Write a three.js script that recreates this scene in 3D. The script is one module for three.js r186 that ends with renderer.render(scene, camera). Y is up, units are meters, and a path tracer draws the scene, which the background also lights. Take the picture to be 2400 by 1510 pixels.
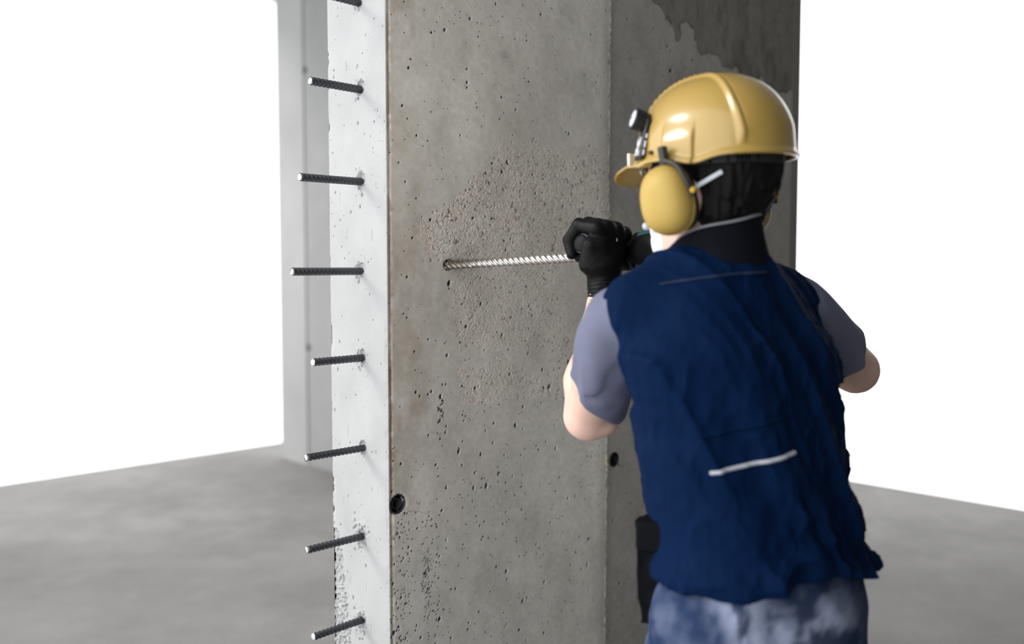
import * as THREE from 'three';
import { mergeGeometries, mergeVertices } from 'three/addons/utils/BufferGeometryUtils.js';
import { RoundedBoxGeometry } from 'three/addons/geometries/RoundedBoxGeometry.js';

// ---------------------------------------------------------------- camera, sky, exposure
// X runs along the drilled wall, -Z points into it, Y is up; the lens stands 1.45 m above the slab
const scene = new THREE.Scene();
const camera = new THREE.PerspectiveCamera(2 * Math.atan(755 / 2100) * 180 / Math.PI, 2400 / 1510, 0.05, 200);
camera.position.set(0, 1.45, 0);
{ const p = Math.atan(120 / 2100); camera.lookAt(Math.cos(p) * Math.SQRT1_2, 1.45 - Math.sin(p), -Math.cos(p) * Math.SQRT1_2); }
camera.focus = 1.87; camera.userData.fStop = 1.6;
const renderer = new THREE.WebGLRenderer();
renderer.toneMapping = THREE.LinearToneMapping;
renderer.toneMappingExposure = 1.0;
renderer.shadowMap.enabled = true;
// bright, even overcast
{
  const d = new Float32Array(8 * 4 * 4);
  for (let i = 0; i < 32; i++) d.set([0.995, 1.0, 1.008, 1], i * 4);
  const sky = new THREE.DataTexture(d, 8, 4, THREE.RGBAFormat, THREE.FloatType);
  sky.mapping = THREE.EquirectangularReflectionMapping; sky.magFilter = THREE.LinearFilter; sky.needsUpdate = true;
  scene.background = sky; scene.environment = sky;
  scene.backgroundIntensity = scene.environmentIntensity = 2.3;
}
// the sun behind thin cloud, a broad soft glow from beyond the open left side
const sun = new THREE.DirectionalLight(0xfffaf4, 1.7);
sun.position.set(1.1 - 6.2, 1.4 + 4.6, -1.5 - 5.6); sun.target.position.set(1.1, 1.4, -1.5); sun.castShadow = true; sun.shadow.radius = 34; sun.shadow.mapSize.set(2048, 2048);
Object.assign(sun.shadow.camera, { left: -6, right: 6, top: 5, bottom: -5, near: 0.5, far: 24 }); scene.add(sun, sun.target);

// ---------------------------------------------------------------- helpers
function mulberry(a) { return () => { a |= 0; a = a + 0x6D2B79F5 | 0; let t = Math.imul(a ^ a >>> 15, 1 | a); t = t + Math.imul(t ^ t >>> 7, 61 | t) ^ t; return ((t ^ t >>> 14) >>> 0) / 4294967296; }; }
const clamp = (v, a = 0, b = 1) => v < a ? a : v > b ? b : v;
const mix = (a, b, t) => a + (b - a) * t;
const sstep = (a, b, v) => { const t = clamp((v - a) / (b - a)); return t * t * (3 - 2 * t); };
const LAT = new Float32Array(65536); { const r = mulberry(77); for (let i = 0; i < 65536; i++) LAT[i] = r(); }
const hash2 = (i, j) => LAT[(Math.imul(i, 73856093) ^ Math.imul(j, 19349663)) & 65535];
const hash3 = (i, j, k) => LAT[(Math.imul(i, 73856093) ^ Math.imul(j, 19349663) ^ Math.imul(k, 83492791)) & 65535];
function vn2(x, y) {
  const i = Math.floor(x), j = Math.floor(y); let u = x - i, v = y - j; u = u * u * (3 - 2 * u); v = v * v * (3 - 2 * v);
  const a = hash2(i, j), b = hash2(i + 1, j), c = hash2(i, j + 1), d = hash2(i + 1, j + 1);
  return a + (b - a) * u + (c - a) * v + (a - b - c + d) * u * v;
}
function fbm(x, y, n = 4) { let s = 0, a = 0.5, t = 0; for (let i = 0; i < n; i++) { s += a * vn2(x, y); t += a; a *= 0.5; x = x * 2.03 + 17.3; y = y * 2.03 + 5.1; } return s / t; }
function vn3(x, y, z) {
  const i = Math.floor(x), j = Math.floor(y), k = Math.floor(z); let u = x - i, v = y - j, w = z - k;
  u = u * u * (3 - 2 * u); v = v * v * (3 - 2 * v); w = w * w * (3 - 2 * w);
  const L = (dk) => { const a = hash3(i, j, k + dk), b = hash3(i + 1, j, k + dk), c = hash3(i, j + 1, k + dk), d = hash3(i + 1, j + 1, k + dk); return a + (b - a) * u + (c - a) * v + (a - b - c + d) * u * v; };
  return mix(L(0), L(1), w);
}
const fbm3 = (x, y, z) => (vn3(x, y, z) * 4 + vn3(x * 2.1 + 9, y * 2.1, z * 2.1) * 2 + vn3(x * 4.3, y * 4.3 + 7, z * 4.3)) / 7;

const used = new Map();
function numbered(n) { const k = used.get(n) ?? 0; used.set(n, k + 1); return k ? n + '_' + String(k).padStart(3, '0') : n; }
function tag(o, label, category, group) { o.userData.label = label; o.userData.category = category; if (group) o.userData.group = group; return o; }
function thing(name, label, category, [x, y, z] = [0, 0, 0], group) {
  const o = new THREE.Group(); o.name = numbered(name); o.position.set(x, y, z); scene.add(o); return tag(o, label, category, group);
}
function part(name, g, m, parent, label) {
  const o = new THREE.Mesh(g, m); o.name = name; parent.add(o); if (label) o.userData.label = label; return o;
}
function structure(name, g, m, label, category) {
  const o = new THREE.Mesh(g, m); o.name = name; scene.add(o); o.userData.kind = 'structure'; return tag(o, label, category);
}
const V = (x, y, z) => new THREE.Vector3(x, y, z);
const std = (o) => new THREE.MeshStandardMaterial(o);
const lin = (r, g, b) => new THREE.Color().setRGB(r, g, b);
function plainGeo(g) {   // position, normal and uv only, indexed, so that pieces merge
  const o = new THREE.BufferGeometry();
  o.setAttribute('position', g.attributes.position); o.setAttribute('normal', g.attributes.normal);
  o.setAttribute('uv', g.attributes.uv ?? new THREE.BufferAttribute(new Float32Array(g.attributes.position.count * 2), 2));
  if (g.index) o.setIndex(g.index); else o.setIndex([...Array(g.attributes.position.count).keys()]);
  return o;
}
const merge = (l) => mergeGeometries(l.map(plainGeo));
function cyl(r0, r1, h, from, dir, seg = 32, open = false) {   // from = centre of the r0 end
  const g = new THREE.CylinderGeometry(r1, r0, h, seg, 1, open); g.translate(0, h / 2, 0);
  g.applyQuaternion(new THREE.Quaternion().setFromUnitVectors(V(0, 1, 0), dir.clone().normalize())); g.translate(from.x, from.y, from.z); return g;
}
function latheAlong(profile, from, dir, seg = 48) {   // profile: [radius, distance along dir]
  const g = new THREE.LatheGeometry(profile.map(([r, t]) => new THREE.Vector2(r, t)), seg);
  g.applyQuaternion(new THREE.Quaternion().setFromUnitVectors(V(0, 1, 0), dir.clone().normalize())); g.translate(from.x, from.y, from.z); return g;
}
function tube(pts, r, seg = 60, rad = 10) { return new THREE.TubeGeometry(new THREE.CatmullRomCurve3(pts), seg, r, rad); }
function box(w, h, d, x, y, z, b = 0.003, s = 2) { const g = new RoundedBoxGeometry(w, h, d, s, b); g.translate(x, y, z); return g; }

// distance fields, meshed by surface nets
const smin = (a, b, k) => { const h = Math.max(k - Math.abs(a - b), 0) / k; return Math.min(a, b) - h * h * k * 0.25; };
const smax = (a, b, k) => -smin(-a, -b, k);
function cone(a, b, ra, rb) {   // capsule that tapers from ra to rb
  const bx = b[0] - a[0], by = b[1] - a[1], bz = b[2] - a[2], L = bx * bx + by * by + bz * bz || 1e-9;
  return (x, y, z) => { const px = x - a[0], py = y - a[1], pz = z - a[2], t = clamp((px * bx + py * by + pz * bz) / L); return Math.hypot(px - bx * t, py - by * t, pz - bz * t) - mix(ra, rb, t); };
}
function ellipsoid(c, r) {
  return (x, y, z) => { const a = (x - c[0]) / r[0], b = (y - c[1]) / r[1], d = (z - c[2]) / r[2], k0 = Math.hypot(a, b, d), k1 = Math.hypot(a / r[0], b / r[1], d / r[2]); return k1 < 1e-9 ? -Math.min(...r) : k0 * (k0 - 1) / k1; };
}
function union(list, k) { return (x, y, z) => { let d = list[0](x, y, z); for (let i = 1; i < list.length; i++) d = smin(d, list[i](x, y, z), k); return d; }; }
function table(rows) {   // smooth interpolation of rows [y, v0, v1, ...], y rising
  return (y) => {
    let i = 0; while (i < rows.length - 2 && y > rows[i + 1][0]) i++;
    const a = rows[i], b = rows[i + 1], t = sstep(a[0], b[0], y), l = clamp((y - a[0]) / (b[0] - a[0])), w = 0.35 * t + 0.65 * l;
    return a.slice(1).map((v, k) => mix(v, b[k + 1], w));
  };
}
function netMesh(f, lo, hi, cell, color) {
  const n = [0, 1, 2].map((i) => Math.ceil((hi[i] - lo[i]) / cell) + 1), [nx, ny, nz] = n, F = new Float32Array(nx * ny * nz);
  for (let k = 0, q = 0; k < nz; k++) for (let j = 0; j < ny; j++) for (let i = 0; i < nx; i++, q++) F[q] = f(lo[0] + i * cell, lo[1] + j * cell, lo[2] + k * cell);
  const id = new Int32Array(nx * ny * nz).fill(-1), P = [], I = [], at = (i, j, k) => i + nx * (j + ny * k);
  const E = [[0, 1], [2, 3], [4, 5], [6, 7], [0, 2], [1, 3], [4, 6], [5, 7], [0, 4], [1, 5], [2, 6], [3, 7]], c = new Float32Array(8);
  for (let k = 0; k < nz - 1; k++) for (let j = 0; j < ny - 1; j++) for (let i = 0; i < nx - 1; i++) {
    let m = 0; for (let v = 0; v < 8; v++) { c[v] = F[at(i + (v & 1), j + (v >> 1 & 1), k + (v >> 2))]; if (c[v] < 0) m |= 1 << v; }
    if (m === 0 || m === 255) continue;
    let x = 0, y = 0, z = 0, s = 0;
    for (const [a, b] of E) if ((c[a] < 0) !== (c[b] < 0)) { const t = c[a] / (c[a] - c[b]); x += (a & 1) + ((b & 1) - (a & 1)) * t; y += (a >> 1 & 1) + ((b >> 1 & 1) - (a >> 1 & 1)) * t; z += (a >> 2) + ((b >> 2) - (a >> 2)) * t; s++; }
    id[at(i, j, k)] = P.length / 3; P.push(lo[0] + (i + x / s) * cell, lo[1] + (j + y / s) * cell, lo[2] + (k + z / s) * cell);
  }
  const quad = (a, b, c2, d, flip) => { if (a < 0 || b < 0 || c2 < 0 || d < 0) return; flip ? I.push(a, c2, b, a, d, c2) : I.push(a, b, c2, a, c2, d); };
  for (let k = 1; k < nz - 1; k++) for (let j = 1; j < ny - 1; j++) for (let i = 1; i < nx - 1; i++) {
    const a = F[at(i, j, k)] < 0;
    if (a !== F[at(i + 1, j, k)] < 0) quad(id[at(i, j - 1, k - 1)], id[at(i, j, k - 1)], id[at(i, j, k)], id[at(i, j - 1, k)], !a);
    if (a !== F[at(i, j + 1, k)] < 0) quad(id[at(i - 1, j, k - 1)], id[at(i - 1, j, k)], id[at(i, j, k)], id[at(i, j, k - 1)], !a);
    if (a !== F[at(i, j, k + 1)] < 0) quad(id[at(i - 1, j - 1, k)], id[at(i, j - 1, k)], id[at(i, j, k)], id[at(i - 1, j, k)], !a);
  }
  const N = new Float32Array(P.length), U = new Float32Array(P.length / 3 * 2), h = cell * 0.4, C = color ? new Float32Array(P.length) : null;
  for (let v = 0; v < P.length; v += 3) {
    let g;
    for (let it = 0; it < 2; it++) {
      const [x, y, z] = [P[v], P[v + 1], P[v + 2]], d = f(x, y, z);
      g = [f(x + h, y, z) - f(x - h, y, z), f(x, y + h, z) - f(x, y - h, z), f(x, y, z + h) - f(x, y, z - h)];
      const L = Math.hypot(...g) || 1, st = clamp(-d / Math.max(L / (2 * h), 0.4), -cell * 0.6, cell * 0.6);
      g = g.map((q) => q / L); P[v] += g[0] * st; P[v + 1] += g[1] * st; P[v + 2] += g[2] * st;
    }
    N.set(g, v); U[v / 3 * 2] = P[v] + P[v + 2]; U[v / 3 * 2 + 1] = P[v + 1];
    if (C) C.set(color(P[v], P[v + 1], P[v + 2], g), v);
  }
  const o = new THREE.BufferGeometry();
  o.setAttribute('position', new THREE.BufferAttribute(new Float32Array(P), 3)); o.setAttribute('normal', new THREE.BufferAttribute(N, 3));
  o.setAttribute('uv', new THREE.BufferAttribute(U, 2)); if (C) o.setAttribute('color', new THREE.BufferAttribute(C, 3)); o.setIndex(I);
  return o;
}
function dataTex(w, h, fn, srgb, repeat) {   // fn(i, j) -> [r, g, b] 0..255
  const d = new Uint8Array(w * h * 4);
  for (let j = 0, q = 0; j < h; j++) for (let i = 0; i < w; i++, q += 4) { const c = fn(i, j); d[q] = clamp(c[0], 0, 255); d[q + 1] = clamp(c[1], 0, 255); d[q + 2] = clamp(c[2], 0, 255); d[q + 3] = 255; }
  const t = new THREE.DataTexture(d, w, h); t.magFilter = THREE.LinearFilter; t.minFilter = THREE.LinearFilter; t.wrapS = t.wrapT = repeat ?? THREE.RepeatWrapping;
  if (srgb) t.colorSpace = THREE.SRGBColorSpace; t.needsUpdate = true; return t;
}

// ---------------------------------------------------------------- the drilled wall: front, corner and end face are one relief
const WX = 1.126, WZ = -1.49, WT = 0.208, WL = 1.75, WH = 3.65;       // near corner, thickness, length, height
const UT = WT + WL, Y0 = 0.40, YS = 1.86, TN = 2048;                    // strip length, and the height range of the relief raster
const REBARS = [   // [depth into the end face, height, length, sideways drift of the tip]
  [0.095, 2.013, 0.128, 0.000], [0.092, 1.832, 0.121, 0.002], [0.093, 1.639, 0.146, 0.000], [0.098, 1.449, 0.163, -0.001],
  [0.095, 1.263, 0.120, 0.001], [0.095, 1.067, 0.139, 0.000], [0.103, 0.871, 0.134, -0.002], [0.106, 0.684, 0.121, 0.002]];
const TIES = [[0.0235, 0.958, 0.0205], [0.755, 0.943, 0.0185]];        // along the front, height, radius
const HOLE = [0.167, 1.4635];
// air holes of the front face: along, height, radius (mm), how much taller than wide
const PITS = [159,1968,4.6,1.2,233,2006,3.8,1.3,186,1986,1.9,1.0,255,2001,1.9,1.0,266,2001,1.9,1.0,296,2024,1.9,1.0,295,2003,1.9,1.0,501,2083,3.1,1.0,533,2081,2.1,1.0,546,2076,2.1,1.0,707,2120,3.3,1.3,629,2126,2.1,1.0,414,1991,3.0,1.4,647,2048,3.2,1.3,276,1966,1.9,1.0,66,1891,2.7,1.0,60,1872,3.6,1.2,49,1942,2.2,1.0,185,1866,2.3,1.0,224,1866,3.8,1.5,224,1855,2.8,1.6,308,1872,1.9,1.0,338,1849,2.0,1.0,274,1799,2.4,1.0,139,1808,1.8,1.0,43,1792,3.1,1.6,155,1800,1.8,1.0,166,1801,1.9,1.0,204,1748,2.8,1.2,84,1756,1.8,1.0,149,1670,2.3,1.2,117,1675,1.8,1.0,116,1625,1.8,1.0,301,1695,3.9,1.3,349,1702,4.9,1.6,281,1671,3.9,1.1,332,1678,4.9,1.2,565,1790,4.2,1.4,554,1793,3.2,1.0,470,1671,3.1,1.0,601,1736,3.2,1.0,444,1635,4.1,1.0,999,2012,6.0,1.5,994,2066,3.6,1.2,799,2117,3.4,1.4,117,1559,4.6,1.3,241,1568,3.8,1.2,300,1569,2.9,2.0,339,1519,4.0,1.2,463,1619,3.1,1.0,472,1672,3.1,1.0,74,1571,1.8,1.0,169,1422,6.6,1.6,37,1442,2.2,1.0,265,1375,5.8,1.0,219,1325,4.8,1.6,162,1264,3.8,1.6,74,1191,3.6,1.4,117,1188,3.7,1.4,108,1183,3.7,1.0,143,1174,4.7,1.9,207,1192,3.8,1.1,246,1183,3.9,1.5,357,1206,5.0,1.0,494,1163,7.4,1.4,474,1163,4.2,1.5,469,1207,4.2,1.9,565,1220,5.4,1.7,419,1251,4.1,1.0,402,1124,4.1,1.4,322,1138,3.0,1.0,201,1290,2.9,1.2,42,1360,2.7,1.0,51,1351,2.7,1.3,71,1278,2.7,1.2,72,1238,2.3,1.0,158,1200,2.8,1.2,111,1212,1.8,1.0,19,1336,1.8,1.0,332,1301,3.0,2.4,361,1340,4.0,1.2,375,1083,5.1,1.6,195,1045,4.8,1.7,262,1030,3.9,1.6,519,1006,4.3,1.9,280,953,4.9,2.2,240,955,3.9,2.0,158,970,3.8,1.8,320,975,5.0,1.4,145,921,3.8,1.1,344,879,4.0,1.0,394,1008,3.1,1.0,448,1022,3.1,1.2,141,1081,2.8,1.5,108,1093,2.8,1.6,159,1107,2.8,1.6,449,778,4.2,1.0,534,825,3.2,1.0,396,931,3.1,1.4,334,853,3.0,1.5,374,914,3.1,1.2,275,972,3.0,1.0,648,749,5.6,1.3,753,776,4.6,1.9,345,736,5.1,1.6,347,716,3.0,1.5,401,649,5.2,1.7,416,653,3.1,1.0,478,677,4.2,1.6,137,678,5.7,1.6,12,683,4.5,2.0,23,692,3.6,1.5,84,652,4.6,1.0,31,754,4.5,1.0,222,630,3.9,1.2,224,645,2.9,1.3,292,700,3.0,1.0,576,697,3.3,1.2,643,683,4.5,1.8,620,675,3.3,1.6,477,548,4.3,1.6,341,603,3.1,1.0,389,580,4.1,1.3,544,585,3.3,1.0,783,596,4.7,1.8,793,1695,3.4,1.0,894,1748,3.5,1.2,798,1875,3.4,1.0,777,1794,3.4,1.0];
const relief = new Float32Array(TN * TN), hollowShade = new Float32Array(TN * TN), stone = new Float32Array(TN * TN);
const mmU = TN / UT / 1000, mmV = TN / YS / 1000;
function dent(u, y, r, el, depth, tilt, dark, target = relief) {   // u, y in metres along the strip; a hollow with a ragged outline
  const ci = u * 1000 * mmU, cj = (y - Y0) * 1000 * mmV, R = r * Math.max(el, 1) * 1000 * Math.max(mmU, mmV) * 1.35 + 2, ct = Math.cos(tilt), st = Math.sin(tilt);
  for (let j = Math.floor(cj - R); j <= cj + R; j++) for (let i = Math.floor(ci - R); i <= ci + R; i++) {
    if (i < 0 || j < 0 || i >= TN || j >= TN) continue;
    const dx = (i - ci) / mmU / 1000, dy = (j - cj) / mmV / 1000, a = (dx * ct + dy * st) / r, b = (-dx * st + dy * ct) / (r * el);
    const q = Math.hypot(a, b) * (0.82 + 0.42 * vn2(i * 0.28 + ci, j * 0.28 + cj)); if (q > 1) continue;
    const k = j * TN + i, h = -depth * Math.pow(1 - q * q, 0.3); if (h < relief[k]) relief[k] = Math.max(h, r < 0.0017 ? -0.0006 : h);
    if (dark) hollowShade[k] = Math.max(hollowShade[k], dark * (1 - sstep(0.8, 1, q)));
  }
}
const rnd = mulberry(4242);
// worn patches where the sand shows: 1 inside
function worn(s, y) {
  const w = (fbm(s * 9, y * 9, 4) - 0.5) * 0.13, w2 = (fbm(s * 60 + 4, y * 60, 2) - 0.5) * 0.03;
  const top = mix(1.53, 1.745, sstep(0.07, 0.34, s)), l = 0.098 + 0.05 * sstep(1.55, 1.48, y) * 0;
  let a = Math.min(sstep(-0.02, 0.022, s - l + w * 0.5 + w2), sstep(-0.02, 0.03, top - y + w + w2), sstep(-0.02, 0.02, y - 1.472 + w * 0.35 + w2), sstep(-0.03, 0.06, 0.74 - s + w));
  a = Math.max(a, 0.85 * Math.min(sstep(-0.02, 0.05, s - 0.17 - (1.44 - y) * 0.25 + w), sstep(-0.01, 0.012, y - (1.268 - Math.pow(Math.max(s - 0.3, 0), 2) * 0.6) + w2 * 0.3), sstep(-0.03, 0.03, 1.50 - y + w), sstep(-0.02, 0.1, 0.60 - s + w)));
  a = Math.max(a, 0.85 * Math.min(sstep(-0.02, 0.03, s - 0.215 + (y - 1.15) * 0.2 + w), sstep(-0.004, 0.008, y - (1.147 - Math.pow(Math.max(s - 0.33, 0), 2) * 0.42) + w2 * 0.15), sstep(-0.02, 0.03, 1.232 - y + w), sstep(-0.02, 0.1, 0.60 - s + w)));
  return a;
}
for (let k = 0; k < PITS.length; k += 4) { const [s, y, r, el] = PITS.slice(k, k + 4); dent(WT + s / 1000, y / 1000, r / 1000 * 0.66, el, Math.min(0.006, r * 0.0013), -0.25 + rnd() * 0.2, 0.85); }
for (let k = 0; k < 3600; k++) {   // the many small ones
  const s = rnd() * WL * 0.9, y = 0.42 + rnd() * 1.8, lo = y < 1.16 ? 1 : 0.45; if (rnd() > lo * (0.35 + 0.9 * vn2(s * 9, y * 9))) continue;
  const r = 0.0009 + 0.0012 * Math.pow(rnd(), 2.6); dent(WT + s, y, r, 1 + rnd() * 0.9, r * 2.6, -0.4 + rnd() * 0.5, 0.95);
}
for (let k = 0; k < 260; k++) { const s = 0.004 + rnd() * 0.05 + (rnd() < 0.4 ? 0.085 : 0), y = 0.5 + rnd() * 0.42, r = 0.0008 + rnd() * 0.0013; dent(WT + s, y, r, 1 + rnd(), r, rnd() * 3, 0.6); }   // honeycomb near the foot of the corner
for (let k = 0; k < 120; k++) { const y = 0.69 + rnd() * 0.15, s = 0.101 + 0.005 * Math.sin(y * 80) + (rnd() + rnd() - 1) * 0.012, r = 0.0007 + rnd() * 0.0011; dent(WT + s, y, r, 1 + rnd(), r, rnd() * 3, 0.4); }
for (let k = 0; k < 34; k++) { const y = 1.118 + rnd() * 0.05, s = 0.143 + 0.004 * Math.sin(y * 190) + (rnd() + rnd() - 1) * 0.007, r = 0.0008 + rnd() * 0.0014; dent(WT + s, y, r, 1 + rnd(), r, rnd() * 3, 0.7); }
for (let k = 0; k < 5200; k++) {   // grains and pebbles of the worn patches
  const s = 0.07 + rnd() * 0.68, y = 1.13 + rnd() * 0.65, w = worn(s, y); if (rnd() > w) continue;
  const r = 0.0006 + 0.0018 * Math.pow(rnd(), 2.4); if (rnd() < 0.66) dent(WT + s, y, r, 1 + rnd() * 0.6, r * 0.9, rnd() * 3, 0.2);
  else { const c = 1 + Math.floor(rnd() * 3), ci = (WT + s) * 1000 * mmU, cj = (y - Y0) * 1000 * mmV, R = (r + 0.0007) * 1000 * mmU; for (let j = Math.floor(cj - R); j <= cj + R; j++) for (let i = Math.floor(ci - R); i <= ci + R; i++) if (Math.hypot(i - ci, j - cj) < R) { stone[j * TN + i] = c; relief[j * TN + i] += 0.0003; } }
}
for (let k = 0; k < 140; k++) {   // the few larger stones
  const s = 0.09 + rnd() * 0.6, y = 1.47 + rnd() * 0.26, r = 0.0022 + rnd() * 0.0026; if (rnd() > worn(s, y) * 0.8) continue;
  const ci = (WT + s) * 1000 * mmU, cj = (y - Y0) * 1000 * mmV, R = r * 1000 * mmU, c = 1 + Math.floor(rnd() * 3);
  for (let j = Math.floor(cj - R * 2); j <= cj + R * 2; j++) for (let i = Math.floor(ci - R * 2); i <= ci + R * 2; i++) { const q = Math.hypot(i - ci, (j - cj) * 0.75) * (0.8 + 0.4 * vn2(i * 0.3, j * 0.3)) / R; if (q < 1) { stone[j * TN + i] = c; relief[j * TN + i] += 0.0006; } else if (q < 1.25) relief[j * TN + i] -= 0.0007; }
}
// hollows of the end face
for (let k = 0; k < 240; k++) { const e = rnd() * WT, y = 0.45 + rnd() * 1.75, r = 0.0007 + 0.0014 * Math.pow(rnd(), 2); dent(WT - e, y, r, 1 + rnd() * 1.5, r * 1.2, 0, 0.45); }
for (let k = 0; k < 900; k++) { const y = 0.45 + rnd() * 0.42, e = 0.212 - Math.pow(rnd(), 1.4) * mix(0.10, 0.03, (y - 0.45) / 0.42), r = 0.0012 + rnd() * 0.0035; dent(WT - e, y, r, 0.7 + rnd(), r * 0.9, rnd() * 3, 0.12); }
REBARS.forEach(([e, y], q) => {   // torn concrete round every bar
  const big = [0.6, 0.7, 1, 0.6, 0.7, 0.5, 1.5, 1.3][q];
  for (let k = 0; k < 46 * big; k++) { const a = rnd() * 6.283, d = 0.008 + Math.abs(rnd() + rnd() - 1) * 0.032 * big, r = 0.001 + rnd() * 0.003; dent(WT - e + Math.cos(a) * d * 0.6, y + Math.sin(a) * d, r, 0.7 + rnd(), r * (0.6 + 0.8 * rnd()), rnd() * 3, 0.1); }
  dent(WT - e + 0.006, y + 0.003, 0.0125, 1.2, 0.006, 0.2, 0);
});
// scratches down the end face
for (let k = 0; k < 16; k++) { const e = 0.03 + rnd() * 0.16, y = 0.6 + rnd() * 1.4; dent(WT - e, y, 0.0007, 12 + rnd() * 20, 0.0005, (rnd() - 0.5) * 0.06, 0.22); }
for (const [s, y, r] of TIES) dent(WT + s, y, r * 1.08, 1, 0.0, 0, 0);
const R_at = (u, y) => { const i = clamp(u * 1000 * mmU, 0, TN - 1.01), j = (y - Y0) * 1000 * mmV; if (j < 0 || j > TN - 2) return 0; const a = Math.floor(i), b = Math.floor(j), p = i - a, q = j - b, k = b * TN + a; return mix(mix(relief[k], relief[k + 1], p), mix(relief[k + TN], relief[k + TN + 1], p), q); };
const jointAt = (y) => 0.7185 + (y - 0.45) * 0.0042 + (vn2(y * 40, 3) - 0.5) * 0.002;
function wallHeight(u, y) {   // metres proud of the plane
  const s = u - WT; let h = R_at(u, y) + (fbm(u * 2.2, y * 2.2, 2) - 0.5) * 0.0016 + (fbm(u * 240, y * 240, 2) - 0.5) * 0.0002;
  if (s > 0) {
    h += worn(s, y) * ((fbm(s * 420, y * 420, 2) - 0.5) * 0.0016 - 0.0006);
    const jx = s - jointAt(y), rough = Math.exp(-Math.pow(jx / 0.010, 2)) * (0.4 + 0.6 * sstep(0.35, 0.65, fbm(y * 14, 2, 2)));                 // where two shutter panels met
    h += Math.exp(-Math.pow(jx / 0.0028, 2)) * 0.0014 * sstep(0.25, 0.8, vn2(y * 70, 8)) + rough * ((fbm(s * 150, y * 150, 2) - 0.5) * 0.0062) - sstep(0.0, 0.006, jx) * 0.0022;
    h -= Math.exp(-Math.pow((s - 0.0085) / 0.0022, 2)) * (0.0012 + 0.001 * vn2(y * 60, 5));   // edge strip mark beside the corner
    for (const [ts, ty, tr] of TIES) { const q = Math.hypot(s - ts, y - ty); if (q < tr) h = -0.045; else if (q < tr + 0.006) h -= 0.0012 * vn2(s * 300, y * 300); }
    const q = Math.hypot(s - HOLE[0], y - HOLE[1]); if (q < 0.0114) h = -0.06; else if (q < 0.017) h -= 0.0022 * (1 - (q - 0.0114) / 0.0056) * vn2(s * 400, y * 400) * 2;
    const rg = Math.hypot((s - 0.703), y - 0.9455) - 0.0225; h += Math.exp(-Math.pow(rg / 0.0022, 2)) * (0.0014 * Math.sin(y * 260 + s * 90));   // grouted tie hole
  } else {
    const e = -s; h += sstep(0.86, 0.6, y) * sstep(0.10, 0.20, e + (fbm(y * 14, e * 14, 2) - 0.5) * 0.06) * (fbm(e * 210, y * 210, 2) - 0.5) * 0.006;
    REBARS.forEach(([re, ry], q) => { const d = Math.hypot((e - re) * 1.2, y - ry); if (d < 0.07) { const big = [0.5, 0.6, 1, 0.5, 0.7, 0.4, 1.6, 1.3][q]; h += Math.exp(-d * d / (0.00045 * big)) * (fbm(e * 120 + q, y * 120, 3) - 0.42) * 0.008 * big; } });
  }
  const ec = Math.min(Math.abs(s), Math.abs(s + WT) );                                    // broken arrises
  if (ec < 0.012) { const chip = sstep(0.5, 0.78, fbm(y * 34 + (s < -0.1 ? 90 : 0), 2.5, 3)) * 0.8 + (y < 1.0 ? 0.4 : 0.15) * vn2(y * 210, 1); h -= chip * 0.0034 * (1 - ec / 0.012); }
  return h;
}
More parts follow.
